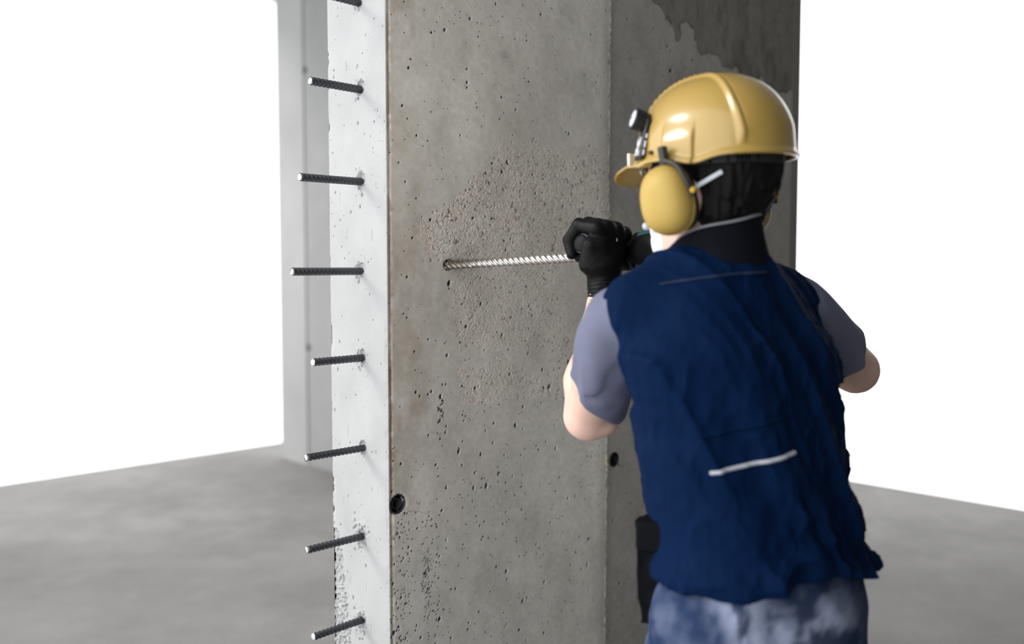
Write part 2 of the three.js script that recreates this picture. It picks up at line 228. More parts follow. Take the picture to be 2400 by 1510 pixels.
{
  const cols = [], rc = 0.0022, add = (u, x, z, nx, nz) => cols.push([u, x, z, nx, nz]);
  for (let i = 0; i < 6; i++) add(-0.06 + i * 0.01 + (i === 5 ? 0.008 : 0), WX + 0.06 - i * 0.01 - (i === 5 ? 0.008 : 0), WZ - WT, 0, -1);
  for (let i = 0; i <= 104; i++) add((WT - rc) * i / 104, WX, WZ - WT + (WT - rc) * i / 104, -1, 0);
  for (let i = 1; i < 4; i++) { const a = i / 4 * Math.PI / 2; add(WT - rc + 2 * rc * i / 4, WX + rc - rc * Math.cos(a), WZ - rc + rc * Math.sin(a), -Math.cos(a), Math.sin(a)); }
  for (let s = rc; s < 0.93; s += 0.00195) add(WT + s, WX + s, WZ, 0, 1);
  for (let s = 0.935; s < WL; s += 0.009) add(WT + s, WX + s, WZ, 0, 1);
  add(UT, WX + WL, WZ, 0, 1);
  const rows = []; for (let y = 0; y < 0.46; y += 0.023) rows.push(y); for (let y = 0.461; y < 2.2; y += 0.00195) rows.push(y); for (let y = 2.21; y < WH; y += 0.03) rows.push(y); rows.push(WH);
  const nc = cols.length, nr = rows.length, P = new Float32Array((nc * nr + 8) * 3), U = new Float32Array((nc * nr + 8) * 2), I = [];
  rows.forEach((y, j) => cols.forEach(([u, x, z, nx, nz], i) => {
    const k = j * nc + i, h = y > 0.2 && y < 3 && u >= 0 ? wallHeight(u, y) : 0; P.set([x + nx * h, y, z + nz * h], k * 3); U.set([u / UT, (y - Y0) / YS], k * 2);
    if (i && j) { const a = k - nc - 1, b = k - nc, c = k, d = k - 1; I.push(a, b, c, a, c, d); }
  }));
  const g = new THREE.BufferGeometry(); g.setAttribute('position', new THREE.BufferAttribute(P.slice(0, nc * nr * 3), 3)); g.setAttribute('uv', new THREE.BufferAttribute(U.slice(0, nc * nr * 2), 2)); g.setIndex(I); g.computeVertexNormals();
  const core = new THREE.BoxGeometry(WL - 0.062, WH, WT - 0.064); core.translate(WX + WL / 2 + 0.031, WH / 2, WZ - WT / 2 - 0.032);
  const back = new THREE.BoxGeometry(WL - 0.052, WH, 0.05); back.translate(WX + WL / 2 + 0.0255, WH / 2, WZ - WT + 0.0251);
  const right = new THREE.BoxGeometry(0.05, WH, WT - 0.001); right.translate(WX + WL - 0.0252, WH / 2, WZ - WT / 2 - 0.0004);
  for (const b of [core, back, right]) b.attributes.uv.array.fill(0.985);
  // colour: cement grey, browner beside the corner, dark water marks high on the second panel, sand and stones in the worn patches
  const tex = dataTex(TN, TN, (i, j) => {
    const u = (i + 0.5) / TN * UT, y = Y0 + (j + 0.5) / TN * YS, s = u - WT, k = j * TN + i;
    const n1 = fbm(u * 3.1 + 3, y * 3.1, 4), n2 = fbm(u * 17, y * 11, 3), n3 = vn2(u * 700, y * 700), n4 = fbm(u * 90, y * 90, 2);
    let r, g2, b;
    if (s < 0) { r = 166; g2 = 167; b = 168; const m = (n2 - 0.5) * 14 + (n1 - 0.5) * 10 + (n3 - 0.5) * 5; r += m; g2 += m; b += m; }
    else {
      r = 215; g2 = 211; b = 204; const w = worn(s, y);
      let m = (n1 - 0.5) * 36 + (n2 - 0.5) * 30 + (n4 - 0.5) * 20 + (n3 - 0.5) * mix(12, 34, w); r += m; g2 += m; b += m;
      const br = sstep(0.10, 0.0, s + (n2 - 0.5) * 0.16) * (0.35 + 0.8 * sstep(0.35, 0.7, fbm(s * 30, y * 8, 3))) * sstep(0.85, 1.2, y + (n1 - 0.5) * 0.5);          // rust-brown staining
      r -= br * 14; g2 -= br * 20; b -= br * 26;
      const edge = sstep(0.014, 0.006, s + (n4 - 0.5) * 0.008) * (0.4 + 0.6 * sstep(0.3, 0.6, fbm(y * 9, 4, 3))); r -= edge * 46; g2 -= edge * 49; b -= edge * 52;
      const rust = sstep(0.62, 0.72, fbm(s * 70 + 8, y * 50, 3)) * sstep(0.045, 0.02, s) * sstep(0.02, 0.06, s + 0.02) * (y > 1.02 && y < 1.16 || y > 1.83 ? 1 : 0); r -= rust * 8; g2 -= rust * 32; b -= rust * 40;
      const wp = sstep(0.46, 0.6, fbm(s * 2.6 + 40, y * 2.2 + 11, 3)) * 9; r += wp; g2 += wp; b += wp - 2;
      if (w > 0.05) { r += w * 9; g2 += w * 7; b += w * 5; const pk = sstep(0.5, 0.62, fbm(s * 26, y * 26, 2)) * w * sstep(0.45, 0.1, s); r += pk * 3; g2 -= pk * 4; b -= pk * 4; }
      const jx = s - jointAt(y), jr = Math.exp(-Math.pow((jx + 0.004) / 0.024, 2)) * (0.2 + 1.3 * n4); r -= jr * 30; g2 -= jr * 30; b -= jr * 30;
      if (jx > 0) { const t = sstep(0, 0.012, jx + (n4 - 0.5) * 0.01), f = 1 - t * (0.19 + 0.10 * n1); r *= f; g2 *= f; b *= f; }   // the second panel is darker
      // tide-marked water stain with drips
      const drip = 0.055 * Math.exp(-Math.pow((s - 1.02) / 0.022, 2)) + 0.05 * Math.exp(-Math.pow((s - 1.15) / 0.03, 2)) + 0.03 * Math.exp(-Math.pow((s - 0.97) / 0.018, 2));
      const q = y - (2.205 - 0.155 * sstep(0.78, 1.45, s) - drip + (fbm(s * 26, y * 26, 3) - 0.5) * 0.07);
      if (s > 0.76) { const st = sstep(-0.002, 0.006, q) * 0.6 + 0.55 * Math.exp(-Math.pow((q - 0.003) / 0.005, 2)) + 0.3 * sstep(0.45, 0.75, fbm(s * 40, y * 14, 3)) * sstep(-0.05, 0.02, q); r -= st * 62; g2 -= st * 62; b -= st * 64; }
      // fine hair crack by the tie cone
      const cy = 0.931 + 0.006 * Math.sin((s - 0.03) * 60) * (s < 0.09 ? 1 : 0.3) - (s > 0.085 ? (s - 0.085) * 0.4 : 0); if (s > 0.03 && s < 0.108 && Math.abs(y - cy) < 0.0007) { r -= 40; g2 -= 40; b -= 40; }
      // pale rims where the skim coat ends
      const a2 = Math.abs(y - (1.147 - Math.pow(Math.max(s - 0.33, 0), 2) * 0.42)), a1 = Math.abs(y - (1.268 - Math.pow(Math.max(s - 0.3, 0), 2) * 0.6)); if (s > 0.16 && s < 0.7 && Math.min(a1 + (s < 0.25 ? 1 : 0), a2) < 0.0009 && n4 > 0.42) { r += 9; g2 += 9; b += 9; }
      const rg = Math.hypot(s - 0.703, y - 0.9455); if (rg < 0.024) { const t = rg > 0.0212 ? -14 * n4 * 2 : 2; r += t + 3; g2 += t; b += t - 6; }
      const gp = Math.exp(-Math.pow(Math.hypot((s - 0.34), (y - 1.94)) / 0.016, 2)) * sstep(0.3, 0.6, n4) * 40; r -= gp; g2 -= gp; b -= gp;
      const c = stone[k]; if (c) { const f = hash2(i >> 3, j >> 3) * 16; if (c === 1) { r = 190 - f; g2 = 163 - f; b = 149 - f; } else if (c === 2) { r = 160 - f; g2 = 156 - f; b = 151 - f; } else { r = 228 - f; g2 = 224 - f; b = 216 - f; } }
    }
    const d = 1 - hollowShade[k] * 0.84; return [r * d, g2 * d, b * d];  // shade inside the holes and hollows is painted into the colour
  }, true, THREE.MirroredRepeatWrapping);
  const bump = dataTex(TN, TN, (i, j) => {   // fine relief that the mesh is too coarse for: sand, pin holes, scratches
    const u = (i + 0.5) / TN * UT, y = Y0 + (j + 0.5) / TN * YS, s = u - WT, w = s > 0 ? worn(s, y) : 0;
    const h = clamp(relief[j * TN + i], -0.0007, 0.0008) + (hash2(i, j) - 0.5) * mix(0.00012, 0.0003, w) + (vn2(i * 0.6, j * 0.6) - 0.5) * mix(0.00025, 0.0013, w) + (vn2(i * 0.23, j * 0.23) - 0.5) * w * 0.0009, v = 140 + h / 0.003 * 255; return [v, v, v];
  }, false, THREE.MirroredRepeatWrapping);
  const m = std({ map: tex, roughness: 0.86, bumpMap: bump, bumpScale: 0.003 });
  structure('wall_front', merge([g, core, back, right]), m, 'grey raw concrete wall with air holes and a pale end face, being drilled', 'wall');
}

// ---------------------------------------------------------------- the shell of the unfinished storey, open towards the daylight on the left
const SLAB = { x0: -0.6, x1: 6.0, z0: -6.7, z1: 3.6 };
function concreteTex(seed, base, amp, size, tint = [0, -1, -3]) {
  return dataTex(size, size, (i, j) => {
    const P = 8, u = i / size * P, v = j / size * P, wr = (x, y, f) => { const a = x / P, b = y / P, q = (p, r) => fbm(p * f + seed, r * f + seed * 3, 3); return mix(mix(q(x, y), q(x - P, y), a), mix(q(x, y - P), q(x - P, y - P), a), b); };
    const m = (wr(u, v, 0.5) - 0.5) * amp * 2.2 + (wr(u, v, 3) - 0.5) * amp + (hash2(i, j) - 0.5) * amp * 0.35; return [base + m + tint[0], base + m + tint[1], base + m + tint[2]];
  }, true);
}
function metreUV(g, axisU, axisV, k) { const p = g.attributes.position, u = g.attributes.uv; for (let i = 0; i < p.count; i++) u.setXY(i, p.getComponent(i, axisU) * k, p.getComponent(i, axisV) * k); return g; }
function slabBox(x0, x1, y0, y1, z0, z1) { const g = new THREE.BoxGeometry(x1 - x0, y1 - y0, z1 - z0); g.translate((x0 + x1) / 2, (y0 + y1) / 2, (z0 + z1) / 2); return g; }
const floorTex = concreteTex(3, 122, 24, 512), shellTex = concreteTex(9, 176, 12, 512, [0, 0, 0]);
structure('floor', metreUV(slabBox(SLAB.x0, SLAB.x1, -0.28, 0, SLAB.z0, SLAB.z1), 0, 2, 0.4), std({ map: floorTex, roughness: 0.8, bumpMap: floorTex, bumpScale: 0.0015 }), 'bare grey concrete floor slab with cloudy stains', 'floor');
structure('ceiling', metreUV(slabBox(SLAB.x0, SLAB.x1, WH, WH + 0.25, SLAB.z0, SLAB.z1), 0, 2, 0.4), std({ map: shellTex, roughness: 0.9 }), 'raw concrete ceiling slab above the open storey', 'ceiling');
structure('wall_rear', metreUV(slabBox(SLAB.x0, SLAB.x1, 0, WH, SLAB.z1 - 0.2, SLAB.z1), 0, 1, 0.4), std({ map: shellTex, roughness: 0.9 }), 'plain concrete wall closing the storey opposite the drilled wall', 'wall');
structure('wall_right', metreUV(slabBox(SLAB.x1 - 0.2, SLAB.x1, 0, WH, -1.1, SLAB.z1 - 0.2), 2, 1, 0.4), std({ map: shellTex, roughness: 0.9 }), 'plain concrete side wall at the dark end of the storey', 'wall');
structure('added_wall_left', metreUV(slabBox(SLAB.x0, SLAB.x0 + 0.2, 0, WH, 0.35, SLAB.z1 - 0.2), 2, 1, 0.4), std({ map: shellTex, roughness: 0.9 }), 'plain concrete wall out of view, added to narrow the daylight opening', 'wall');  // unseen wall, added to hold back sky light on the camera side
{ // pale pier beyond the end of the drilled wall, cast in two panels
  const X = 3.6, zj = -5.745, zl = -6.12, zr = -4.75, g = 0.007, w = new THREE.Group(); w.name = 'wall_back'; w.userData.kind = 'structure'; scene.add(w);
  tag(w, 'pale smooth concrete pier with a vertical panel joint behind the rebars', 'wall');
  const m1 = std({ map: concreteTex(21, 150, 9, 256, [0, 1, 1]), roughness: 0.9 }), m2 = std({ map: concreteTex(31, 136, 9, 256, [0, 1, 1]), roughness: 0.9 });
  part('panel', metreUV(slabBox(X, X + 0.25, 0, WH, zl, zj - g), 2, 1, 0.5), m1, w);
  part('panel_001', metreUV(slabBox(X + 0.004, X + 0.25, 0, WH, zj + g, zr), 2, 1, 0.5), m2, w);
  part('joint_strip', slabBox(X + 0.012, X + 0.24, 0, WH, zj - g, zj + g), std({ color: lin(0.2, 0.2, 0.2), roughness: 0.9 }), w, 'dark recessed joint');
  for (const y of [1.30 + 0.0, 2.62]) part('tie_hole', latheAlong([[0, -0.002], [0.018, -0.002], [0.022, 0.001], [0.026, 0.001], [0.026, -0.004]], V(X, y === 2.62 ? 2.905 : 0.885, zj + 0.012), V(-1, 0, 0), 24), std({ color: lin(0.05, 0.05, 0.05), roughness: 0.9 }), w, 'dark tie hole at the joint');
}

// ---------------------------------------------------------------- starter bars standing out of the end face
const barSteel = std({ color: lin(0.085, 0.088, 0.10), roughness: 0.34, metalness: 0.75 }), cutSteel = std({ color: lin(0.55, 0.55, 0.56), roughness: 0.42, metalness: 0.35 });
const barLabels = ['ribbed steel rebar stub, uppermost bar on the pale wall end', 'ribbed rebar stub with white cut end, directly below the uppermost bar', 'ribbed rebar stub with chipped bright end, next bar above drill bit height', 'longest ribbed rebar stub, level with the drill bit',
  'short ribbed rebar stub, next bar below drill bit height', 'ribbed rebar stub with smooth flat flank, next bar above the black tie cone', 'ribbed rebar stub in a broken-out crater, next bar below the black tie cone', 'ribbed rebar stub beside rough honeycombed concrete, lowest bar on the wall end'];
REBARS.forEach(([e, y, L, drift], q) => {
  const b = thing('rebar', barLabels[q], 'rebar', [WX, y, WZ - e], 'starter bars in the wall end'), R = 0.0069, T = L + 0.045, nt = Math.round(T / 0.0011), na = 48, P = [], U = [], I = [], roll = [0.3, 0.2, 1.5, 1.57, 0.5, 1.9, 0.35, 0.45][q];
  const dir = V(-L, (mulberry(q + 5)() - 0.5) * 0.002, drift).normalize(), s1 = V(0, 1, 0).cross(dir).normalize(), s2 = dir.clone().cross(s1);
  for (let j = 0; j <= nt; j++) for (let i = 0; i <= na; i++) {
    const t = T * j / nt, a = i / na * Math.PI * 2, aa = a + roll, side = Math.sin(aa), c = Math.abs(side);
    const ph = (t + (side > 0 ? 0 : 0.004) + Math.cos(aa) * 0.0044) / 0.0098, fr = Math.abs(ph - Math.round(ph));
    let r = R + 0.0015 * Math.pow(c, 0.6) * sstep(0.20, 0.09, fr) + 0.0011 * sstep(0.16, 0.06, Math.abs(c)); if (j === nt) r -= 0.0005;
    const p = dir.clone().multiplyScalar(t - 0.045).addScaledVector(s1, Math.cos(a) * r).addScaledVector(s2, Math.sin(a) * r); P.push(p.x, p.y, p.z); U.push(t * 8, i / na);
    if (i && j) { const k = j * (na + 1) + i, l = k - na - 1; I.push(l - 1, l, k, l - 1, k, k - 1); }
  }
  const g = new THREE.BufferGeometry(); g.setAttribute('position', new THREE.Float32BufferAttribute(P, 3)); g.setAttribute('uv', new THREE.Float32BufferAttribute(U, 2)); g.setIndex(I); g.computeVertexNormals();
  part('bar', g, barSteel, b);
  const tilt = dir.clone().add(V(0, (mulberry(q + 40)() - 0.5) * 0.3, (mulberry(q + 60)() - 0.5) * 0.3)).normalize();
  part('cut_end', latheAlong([[0.0066, -0.004], [0.0071, -0.0004], [0.0066, 0.0004], [0.004, 0.0008], [0, 0.0008]], dir.clone().multiplyScalar(L - 0.0002), tilt, 32), cutSteel, b, 'bright sawn end');
});

// ---------------------------------------------------------------- plastic tie cones
const plastic = std({ color: lin(0.045, 0.045, 0.048), roughness: 0.4 });
TIES.forEach(([s, y, r], q) => {
  const t = thing('tie_cone', q ? 'small black plastic tie cone beside the vertical panel joint' : 'black spoked plastic tie cone in the wall beside the corner', 'tie cone', [WX + s, y, WZ], 'formwork tie cones');
  const z = V(0, 0, 1), o = V(0, 0, 0), pl = q ? std({ color: lin(0.012, 0.014, 0.017), roughness: 0.5 }) : plastic;
  part('rim', latheAlong([[r * 0.88, -0.04], [r * 0.9, -0.003], [r * 0.93, -0.0008], [r * 0.985, -0.0008], [r * 1.0, -0.002], [r * 1.0, -0.04]], o, z, 56), pl, t);
  part('sleeve', latheAlong([[0, -0.038], [r * 0.5, -0.038], [r * 0.53, -0.004], [r * 0.6, -0.004], [r * 0.6, -0.04]], o, z, 48), pl, t);
  part('web', latheAlong([[r * 0.55, -0.016], [r * 0.95, -0.016], [r * 0.95, -0.02], [r * 0.55, -0.02]], o, z, 48), pl, t);
  for (let k = 0; k < 4; k++) { const a = k * Math.PI / 2 + 0.28, g = box(r * 0.36, 0.0026, 0.014, r * 0.74, 0, -0.0115, 0.0006, 1); g.rotateZ(a); part('spoke', g, pl, t); }
  if (!q) { const c = netMesh(((f) => (x, yy, zz) => f(x, yy, zz) + (vn3(x * 400, yy * 400, zz * 400) - 0.5) * 0.003)(union([cone([r * 0.62, r * 0.55, -0.006], [r * 0.86, r * 0.22, -0.006], 0.0016, 0.0022), cone([r * 0.86, r * 0.22, -0.006], [r * 0.72, -0.12 * r, -0.008], 0.002, 0.0014)], 0.002)), [0.008, -0.008, -0.012], [0.024, 0.018, 0.001], 0.0008); part('cement_crumb', c, std({ color: lin(0.3, 0.29, 0.27), roughness: 0.9 }), t, 'grey cement residue on the rim'); }
});

// ---------------------------------------------------------------- rotary hammer
const AX = V(WX + HOLE[0], HOLE[1], WZ), AD = V(Math.sin(0.19), 0.044, Math.cos(0.19)).normalize();
const onAxis = (l, side = 0, up = 0) => AX.clone().addScaledVector(AD, l).add(V(side * Math.cos(0.19), up, -side * Math.sin(0.19)));
const BASE_D = onAxis(0.5);
const drill = thing('rotary_hammer', 'black and teal rotary hammer with long spiral bit, held by the worker', 'drill', BASE_D.toArray());
const toDrill = (g) => g.translate(-BASE_D.x, -BASE_D.y, -BASE_D.z);
{
  const blackRubber = new THREE.MeshPhysicalMaterial({ color: lin(0.005, 0.0055, 0.0065), roughness: 0.5, specularIntensity: 0.35 }), teal = std({ color: lin(0.004, 0.105, 0.125), roughness: 0.42 }), darkMetal = std({ color: lin(0.06, 0.06, 0.065), roughness: 0.35, metalness: 0.7 });
  { // spiral bit
    const L0 = -0.03, L1 = 0.37, R = 0.0104, nt = 760, na = 56, P = [], C = [], I = [], U = [], s1 = V(0, 1, 0).cross(AD).normalize(), s2 = AD.clone().cross(s1);
    for (let j = 0; j <= nt; j++) for (let i = 0; i <= na; i++) {
      const l = mix(L0, L1, j / nt), a = i / na * Math.PI * 2; let ph = (a - l / 0.054 * Math.PI * 2) / (Math.PI / 2); ph = Math.abs(ph - Math.round(ph)) * 2;   // four starts, 0 on a land
      let r = R * (0.76 + 0.24 * sstep(0.70, 0.22, ph)) - R * 0.05 * sstep(0.7, 1, ph); if (l < 0.012) r = R * (l < 0.004 ? 1.08 : 1.0) * (0.8 + 0.2 * sstep(0.7, 0.3, ph)); if (l > 0.35) r = R * 0.92;
      const p = onAxis(l).addScaledVector(s1, Math.cos(a) * r).addScaledVector(s2, Math.sin(a) * r); P.push(p.x, p.y, p.z); U.push(l, i / na);
      const d = sstep(0.135, 0.03, l + (vn2(l * 160, a * 2) - 0.5) * 0.08) * 0.85; C.push(mix(0.62, 0.20, d), mix(0.59, 0.17, d), mix(0.56, 0.14, d));   // drilling dust clings to the front of the spiral
      if (i && j) { const k = j * (na + 1) + i, q = k - na - 1; I.push(q - 1, q, k, q - 1, k, k - 1); }
    }
    const g = new THREE.BufferGeometry(); g.setAttribute('position', new THREE.Float32BufferAttribute(P, 3)); g.setAttribute('uv', new THREE.Float32BufferAttribute(U, 2)); g.setAttribute('color', new THREE.Float32BufferAttribute(C, 3)); g.setIndex(I); g.computeVertexNormals();
    part('drill_bit', toDrill(g), std({ vertexColors: true, metalness: 0.9, roughness: 0.27 }), drill, 'bright steel spiral bit, dusty where it enters the wall');
  }
  part('chuck', toDrill(latheAlong([[0, 0.345], [0.011, 0.345], [0.0135, 0.349], [0.017, 0.368], [0.019, 0.372], [0.0215, 0.376], [0.0225, 0.395], [0.0215, 0.400], [0.024, 0.403], [0.024, 0.412], [0, 0.412]], AX, AD, 40)), blackRubber, drill);
  part('gear_collar', toDrill(latheAlong([[0, 0.41], [0.0255, 0.41], [0.0265, 0.413], [0.0265, 0.445], [0.033, 0.450], [0.039, 0.458], [0.040, 0.468], [0, 0.468]], AX, AD, 40)), blackRubber, drill);
  const A = (l, s, u) => onAxis(l, s, u).toArray();
  const body = union([cone(A(0.478, 0, 0), A(0.53, 0, -0.002), 0.041, 0.043), cone(A(0.53, 0, -0.002), A(0.605, 0, -0.002), 0.041, 0.037)], 0.02);
  const inB = (g) => toDrill(g), lo = (m) => [AX.x + m[0], AX.y + m[1], AX.z + m[2]];
  const g0 = [0.02, -0.10, 0.44], g1 = [0.22, 0.10, 0.74];
  const along = (x, y, z) => (x - AX.x) * AD.x + (y - AX.y) * AD.y + (z - AX.z) * AD.z, updiff = (x, y, z) => y - (AX.y + along(x, y, z) * AD.y);
  part('motor_housing', inB(netMesh((x, y, z) => body(x, y, z) - 0.001 * sstep(0.003, 0, Math.abs(along(x, y, z) - 0.515)), lo(g0), lo(g1), 0.004)), teal, drill, 'teal housing');
  part('rubber_overmould', inB(netMesh((x, y, z) => { const l = along(x, y, z), u = updiff(x, y, z); return smax(body(x, y, z) - 0.0032, Math.max(0.448 + (u < 0 ? -u * 0.9 : u * 0.5) - l, Math.abs(u - 0.004) - 0.033 - (l - 0.5) * 0.2), 0.004); }, lo(g0), lo(g1), 0.0035)), blackRubber, drill, 'black rubber grip shell');
  part('rating_plate', inB((() => { const g = box(0.0012, 0.024, 0.0022, 0, 0, 0, 0.0004, 1); g.rotateY(0.19); const p = onAxis(0.545, -0.0442, 0.004); g.translate(p.x, p.y, p.z); return g; })()), std({ color: lin(0.6, 0.62, 0.64), roughness: 0.5 }), drill, 'thin pale trim line');
  for (let k = 0; k < 5; k++) part('vent_slot', inB((() => { const g = box(0.003, 0.003, 0.022, 0, 0, 0, 0.0008, 1); g.rotateY(0.19); const p = onAxis(0.575, 0.0395, -0.016 + k * 0.008); g.translate(p.x, p.y, p.z); return g; })()), blackRubber, drill);
  // pistol grip behind the motor
  const grip = union([cone(A(0.60, 0, -0.005), A(0.655, 0, -0.02), 0.033, 0.022), cone(A(0.655, 0, -0.02), A(0.672, 0, -0.105), 0.0205, 0.019), cone(A(0.672, 0, -0.105), A(0.66, 0, -0.128), 0.021, 0.024)], 0.018);
  part('rear_handle', inB(netMesh(grip, lo([0.02, -0.16, 0.54]), lo([0.24, 0.08, 0.76]), 0.004)), blackRubber, drill);
  part('trigger', inB(netMesh(cone(A(0.641, 0, -0.045), A(0.646, 0, -0.072), 0.0085, 0.0085), lo([0.08, -0.12, 0.58]), lo([0.18, 0.04, 0.68]), 0.0025)), std({ color: lin(0.25, 0.02, 0.02), roughness: 0.5 }), drill);
  // side handle, standing out to the worker's left
  const HO = onAxis(0.432), hd = V(-1, 0.13, 0.02).normalize();
  part('handle_clamp', inB(latheAlong([[0.0268, -0.011], [0.0315, -0.011], [0.0325, -0.008], [0.0325, 0.008], [0.0315, 0.011], [0.0268, 0.011]], HO, AD, 40)), blackRubber, drill);
  const sh = part('side_handle', inB(latheAlong([[0, 0.028], [0.012, 0.028], [0.0225, 0.034], [0.0235, 0.037], [0.0155, 0.042], [0.0165, 0.06], [0.018, 0.085], [0.0165, 0.11], [0.0150, 0.122], [0.0160, 0.127], [0.0170, 0.131], [0.0165, 0.136], [0.011, 0.139], [0, 0.140]], HO, hd, 40)), new THREE.MeshPhysicalMaterial({ color: lin(0.006, 0.006, 0.007), roughness: 0.55, specularIntensity: 0.3 }), drill, 'black side handle with flared end');
  part('end_ring', inB(latheAlong([[0.0160, 0.1308], [0.0174, 0.1308], [0.0176, 0.1325], [0.0170, 0.1348], [0.0156, 0.1352]], HO, hd, 48)), std({ color: lin(0.32, 0.36, 0.42), roughness: 0.35 }), sh, 'pale grey ring round the handle end');
}

// ---------------------------------------------------------------- the worker
const WB = [1.26, 0, -0.70], worker = thing('person', 'worker in navy vest, yellow helmet and black gloves drilling the concrete wall', 'person', WB);
const toW = (g) => g.translate(-WB[0], -WB[1], -WB[2]);
const skin = std({ color: lin(0.74, 0.49, 0.40), roughness: 0.55 });
const YAW = 0.22, cY = Math.cos(YAW), sY = Math.sin(YAW);                 // the left shoulder leads
const HEADQ = new THREE.Quaternion().setFromEuler(new THREE.Euler(-0.02, 0.0, 0.02, 'YXZ')), HC = V(1.248, 1.572, -0.795);
const headLocal = (() => { const m = new THREE.Matrix4().makeRotationFromQuaternion(HEADQ).elements; return (x, y, z) => { const a = x - HC.x, b = y - HC.y, c = z - HC.z; return [m[0] * a + m[1] * b + m[2] * c, m[4] * a + m[5] * b + m[6] * c, m[8] * a + m[9] * b + m[10] * c]; }; })();
const headWorld = (x, y, z) => V(x, y, z).applyQuaternion(HEADQ).add(HC);
const inHead = (f) => (x, y, z) => f(...headLocal(x, y, z));
// joints
const SL = [1.114, 1.372, -0.886], EL = [1.237, 1.187, -1.042], WLj = [1.284, 1.425, -1.045], SR = [1.405, 1.378, -0.735], ER = [1.655, 1.262, -0.735], WR = [1.475, 1.43, -0.862];
const lerp3 = (a, b, t) => a.map((v, i) => mix(v, b[i], t));
const HIP = [[1.168, 0.90, -0.725], [1.335, 0.90, -0.690]], KNEE = [[1.150, 0.50, -0.790], [1.385, 0.50, -0.690]], ANK = [[1.140, 0.10, -0.730], [1.400, 0.10, -0.610]];
// trunk as stacked ellipses: height, centre x, centre z, half width, half depth
const trunkT = table([[0.80, 1.265, -0.705, 0.162, 0.118], [0.93, 1.262, -0.705, 0.156, 0.114], [1.05, 1.262, -0.714, 0.146, 0.103], [1.20, 1.251, -0.740, 0.152, 0.104], [1.32, 1.240, -0.765, 0.163, 0.108], [1.40, 1.238, -0.778, 0.125, 0.088], [1.47, 1.236, -0.785, 0.060, 0.060]]);
function trunk(grow, y0, y1, flare = 0) {
  return (x, y, z) => {
    const [cx, cz, a0, b0] = trunkT(clamp(y, 0.8, 1.47)), g = grow + flare * sstep(1.15, 0.93, y), a = a0 + g, b = b0 + g, dx = x - cx, dz = z - cz, u = Math.abs(dx * cY + dz * sY) / a, w = Math.abs(-dx * sY + dz * cY) / b;
    const k = Math.pow(Math.pow(u, 2.3) + Math.pow(w, 2.3), 1 / 2.3); return smax((k - 1) * (k > 0.01 ? Math.min(a, b) * 0.95 + 0.2 * Math.abs(a - b) * u : b), Math.max(y0 - y, y - y1), 0.012);
  };
}
const yoke = (g) => union([cone([1.200, 1.432, -0.795], [1.116, 1.392, -0.846], 0.042 + g, 0.040 + g), cone([1.272, 1.432, -0.778], [1.385, 1.392, -0.742], 0.042 + g, 0.040 + g), cone([1.236, 1.40, -0.775], [1.236, 1.44, -0.785], 0.06 + g, 0.055 + g)], 0.05);
// bare body: one field
const headShape = inHead(((list) => (x, y, z) => {
  let d = list(Math.abs(x), y, z);
  d = smin(d, cone([0, -0.012, -0.096], [0, -0.04, -0.114], 0.008, 0.013)(x, y, z), 0.012);                                    // nose
  d = smax(d, -ellipsoid([0.032, 0.0, -0.101], [0.017, 0.011, 0.012])(Math.abs(x), y, z), 0.01); d = smin(d, ellipsoid([0.032, 0.0, -0.087], [0.012, 0.010, 0.011])(Math.abs(x), y, z), 0.003);   // eye sockets and eyes
  d = smin(d, ellipsoid([0, -0.074, -0.093], [0.024, 0.009, 0.012])(x, y, z), 0.008); d = smax(d, -cone([-0.02, -0.074, -0.107], [0.02, -0.074, -0.107], 0.0022, 0.0022)(x, y, z), 0.004);    // mouth
  d = smin(d, smax(ellipsoid([0.080, -0.012, 0.012], [0.010, 0.032, 0.020])(Math.abs(x), y, z), -ellipsoid([0.092, -0.012, 0.008], [0.007, 0.020, 0.011])(Math.abs(x), y, z), 0.004), 0.006);   // ears
  return d;
})(union([ellipsoid([0, 0.035, 0.005], [0.078, 0.092, 0.100]), ellipsoid([0, -0.05, -0.035], [0.060, 0.068, 0.062]), cone([0, -0.095, -0.068], [0.0, -0.095, -0.068], 0.022, 0.022), cone([0.045, -0.075, -0.01], [0, -0.1, -0.06], 0.018, 0.016)], 0.035)));
const neck = cone([1.236, 1.42, -0.782], [1.236, 1.53, -0.797], 0.060, 0.054);
const armL = union([cone(SL, lerp3(SL, EL, 0.55), 0.041, 0.043), cone(lerp3(SL, EL, 0.55), EL, 0.043, 0.041), cone(EL, lerp3(EL, WLj, 0.26), 0.041, 0.049), cone(lerp3(EL, WLj, 0.26), lerp3(EL, WLj, 0.66), 0.049, 0.031), cone(lerp3(EL, WLj, 0.66), WLj, 0.031, 0.025), cone([EL[0] + 0.012, EL[1] - 0.004, EL[2] + 0.028], [EL[0] + 0.014, EL[1] - 0.006, EL[2] + 0.030], 0.024, 0.024)], 0.014);
const armR = union([cone(SR, lerp3(SR, ER, 0.55), 0.056, 0.050), cone(lerp3(SR, ER, 0.55), ER, 0.050, 0.041), cone(ER, lerp3(ER, WR, 0.32), 0.040, 0.046), cone(lerp3(ER, WR, 0.32), WR, 0.046, 0.027)], 0.016);
const legs = (g) => union([0, 1].flatMap((i) => [cone(HIP[i], KNEE[i], 0.085 + g, 0.058 + g), cone(KNEE[i], lerp3(KNEE[i], ANK[i], 0.35), 0.056 + g, 0.055 + g), cone(lerp3(KNEE[i], ANK[i], 0.35), ANK[i], 0.055 + g, 0.040 + g * 2)]), 0.02);
const torso0 = trunk(0, 0.82, 1.46);
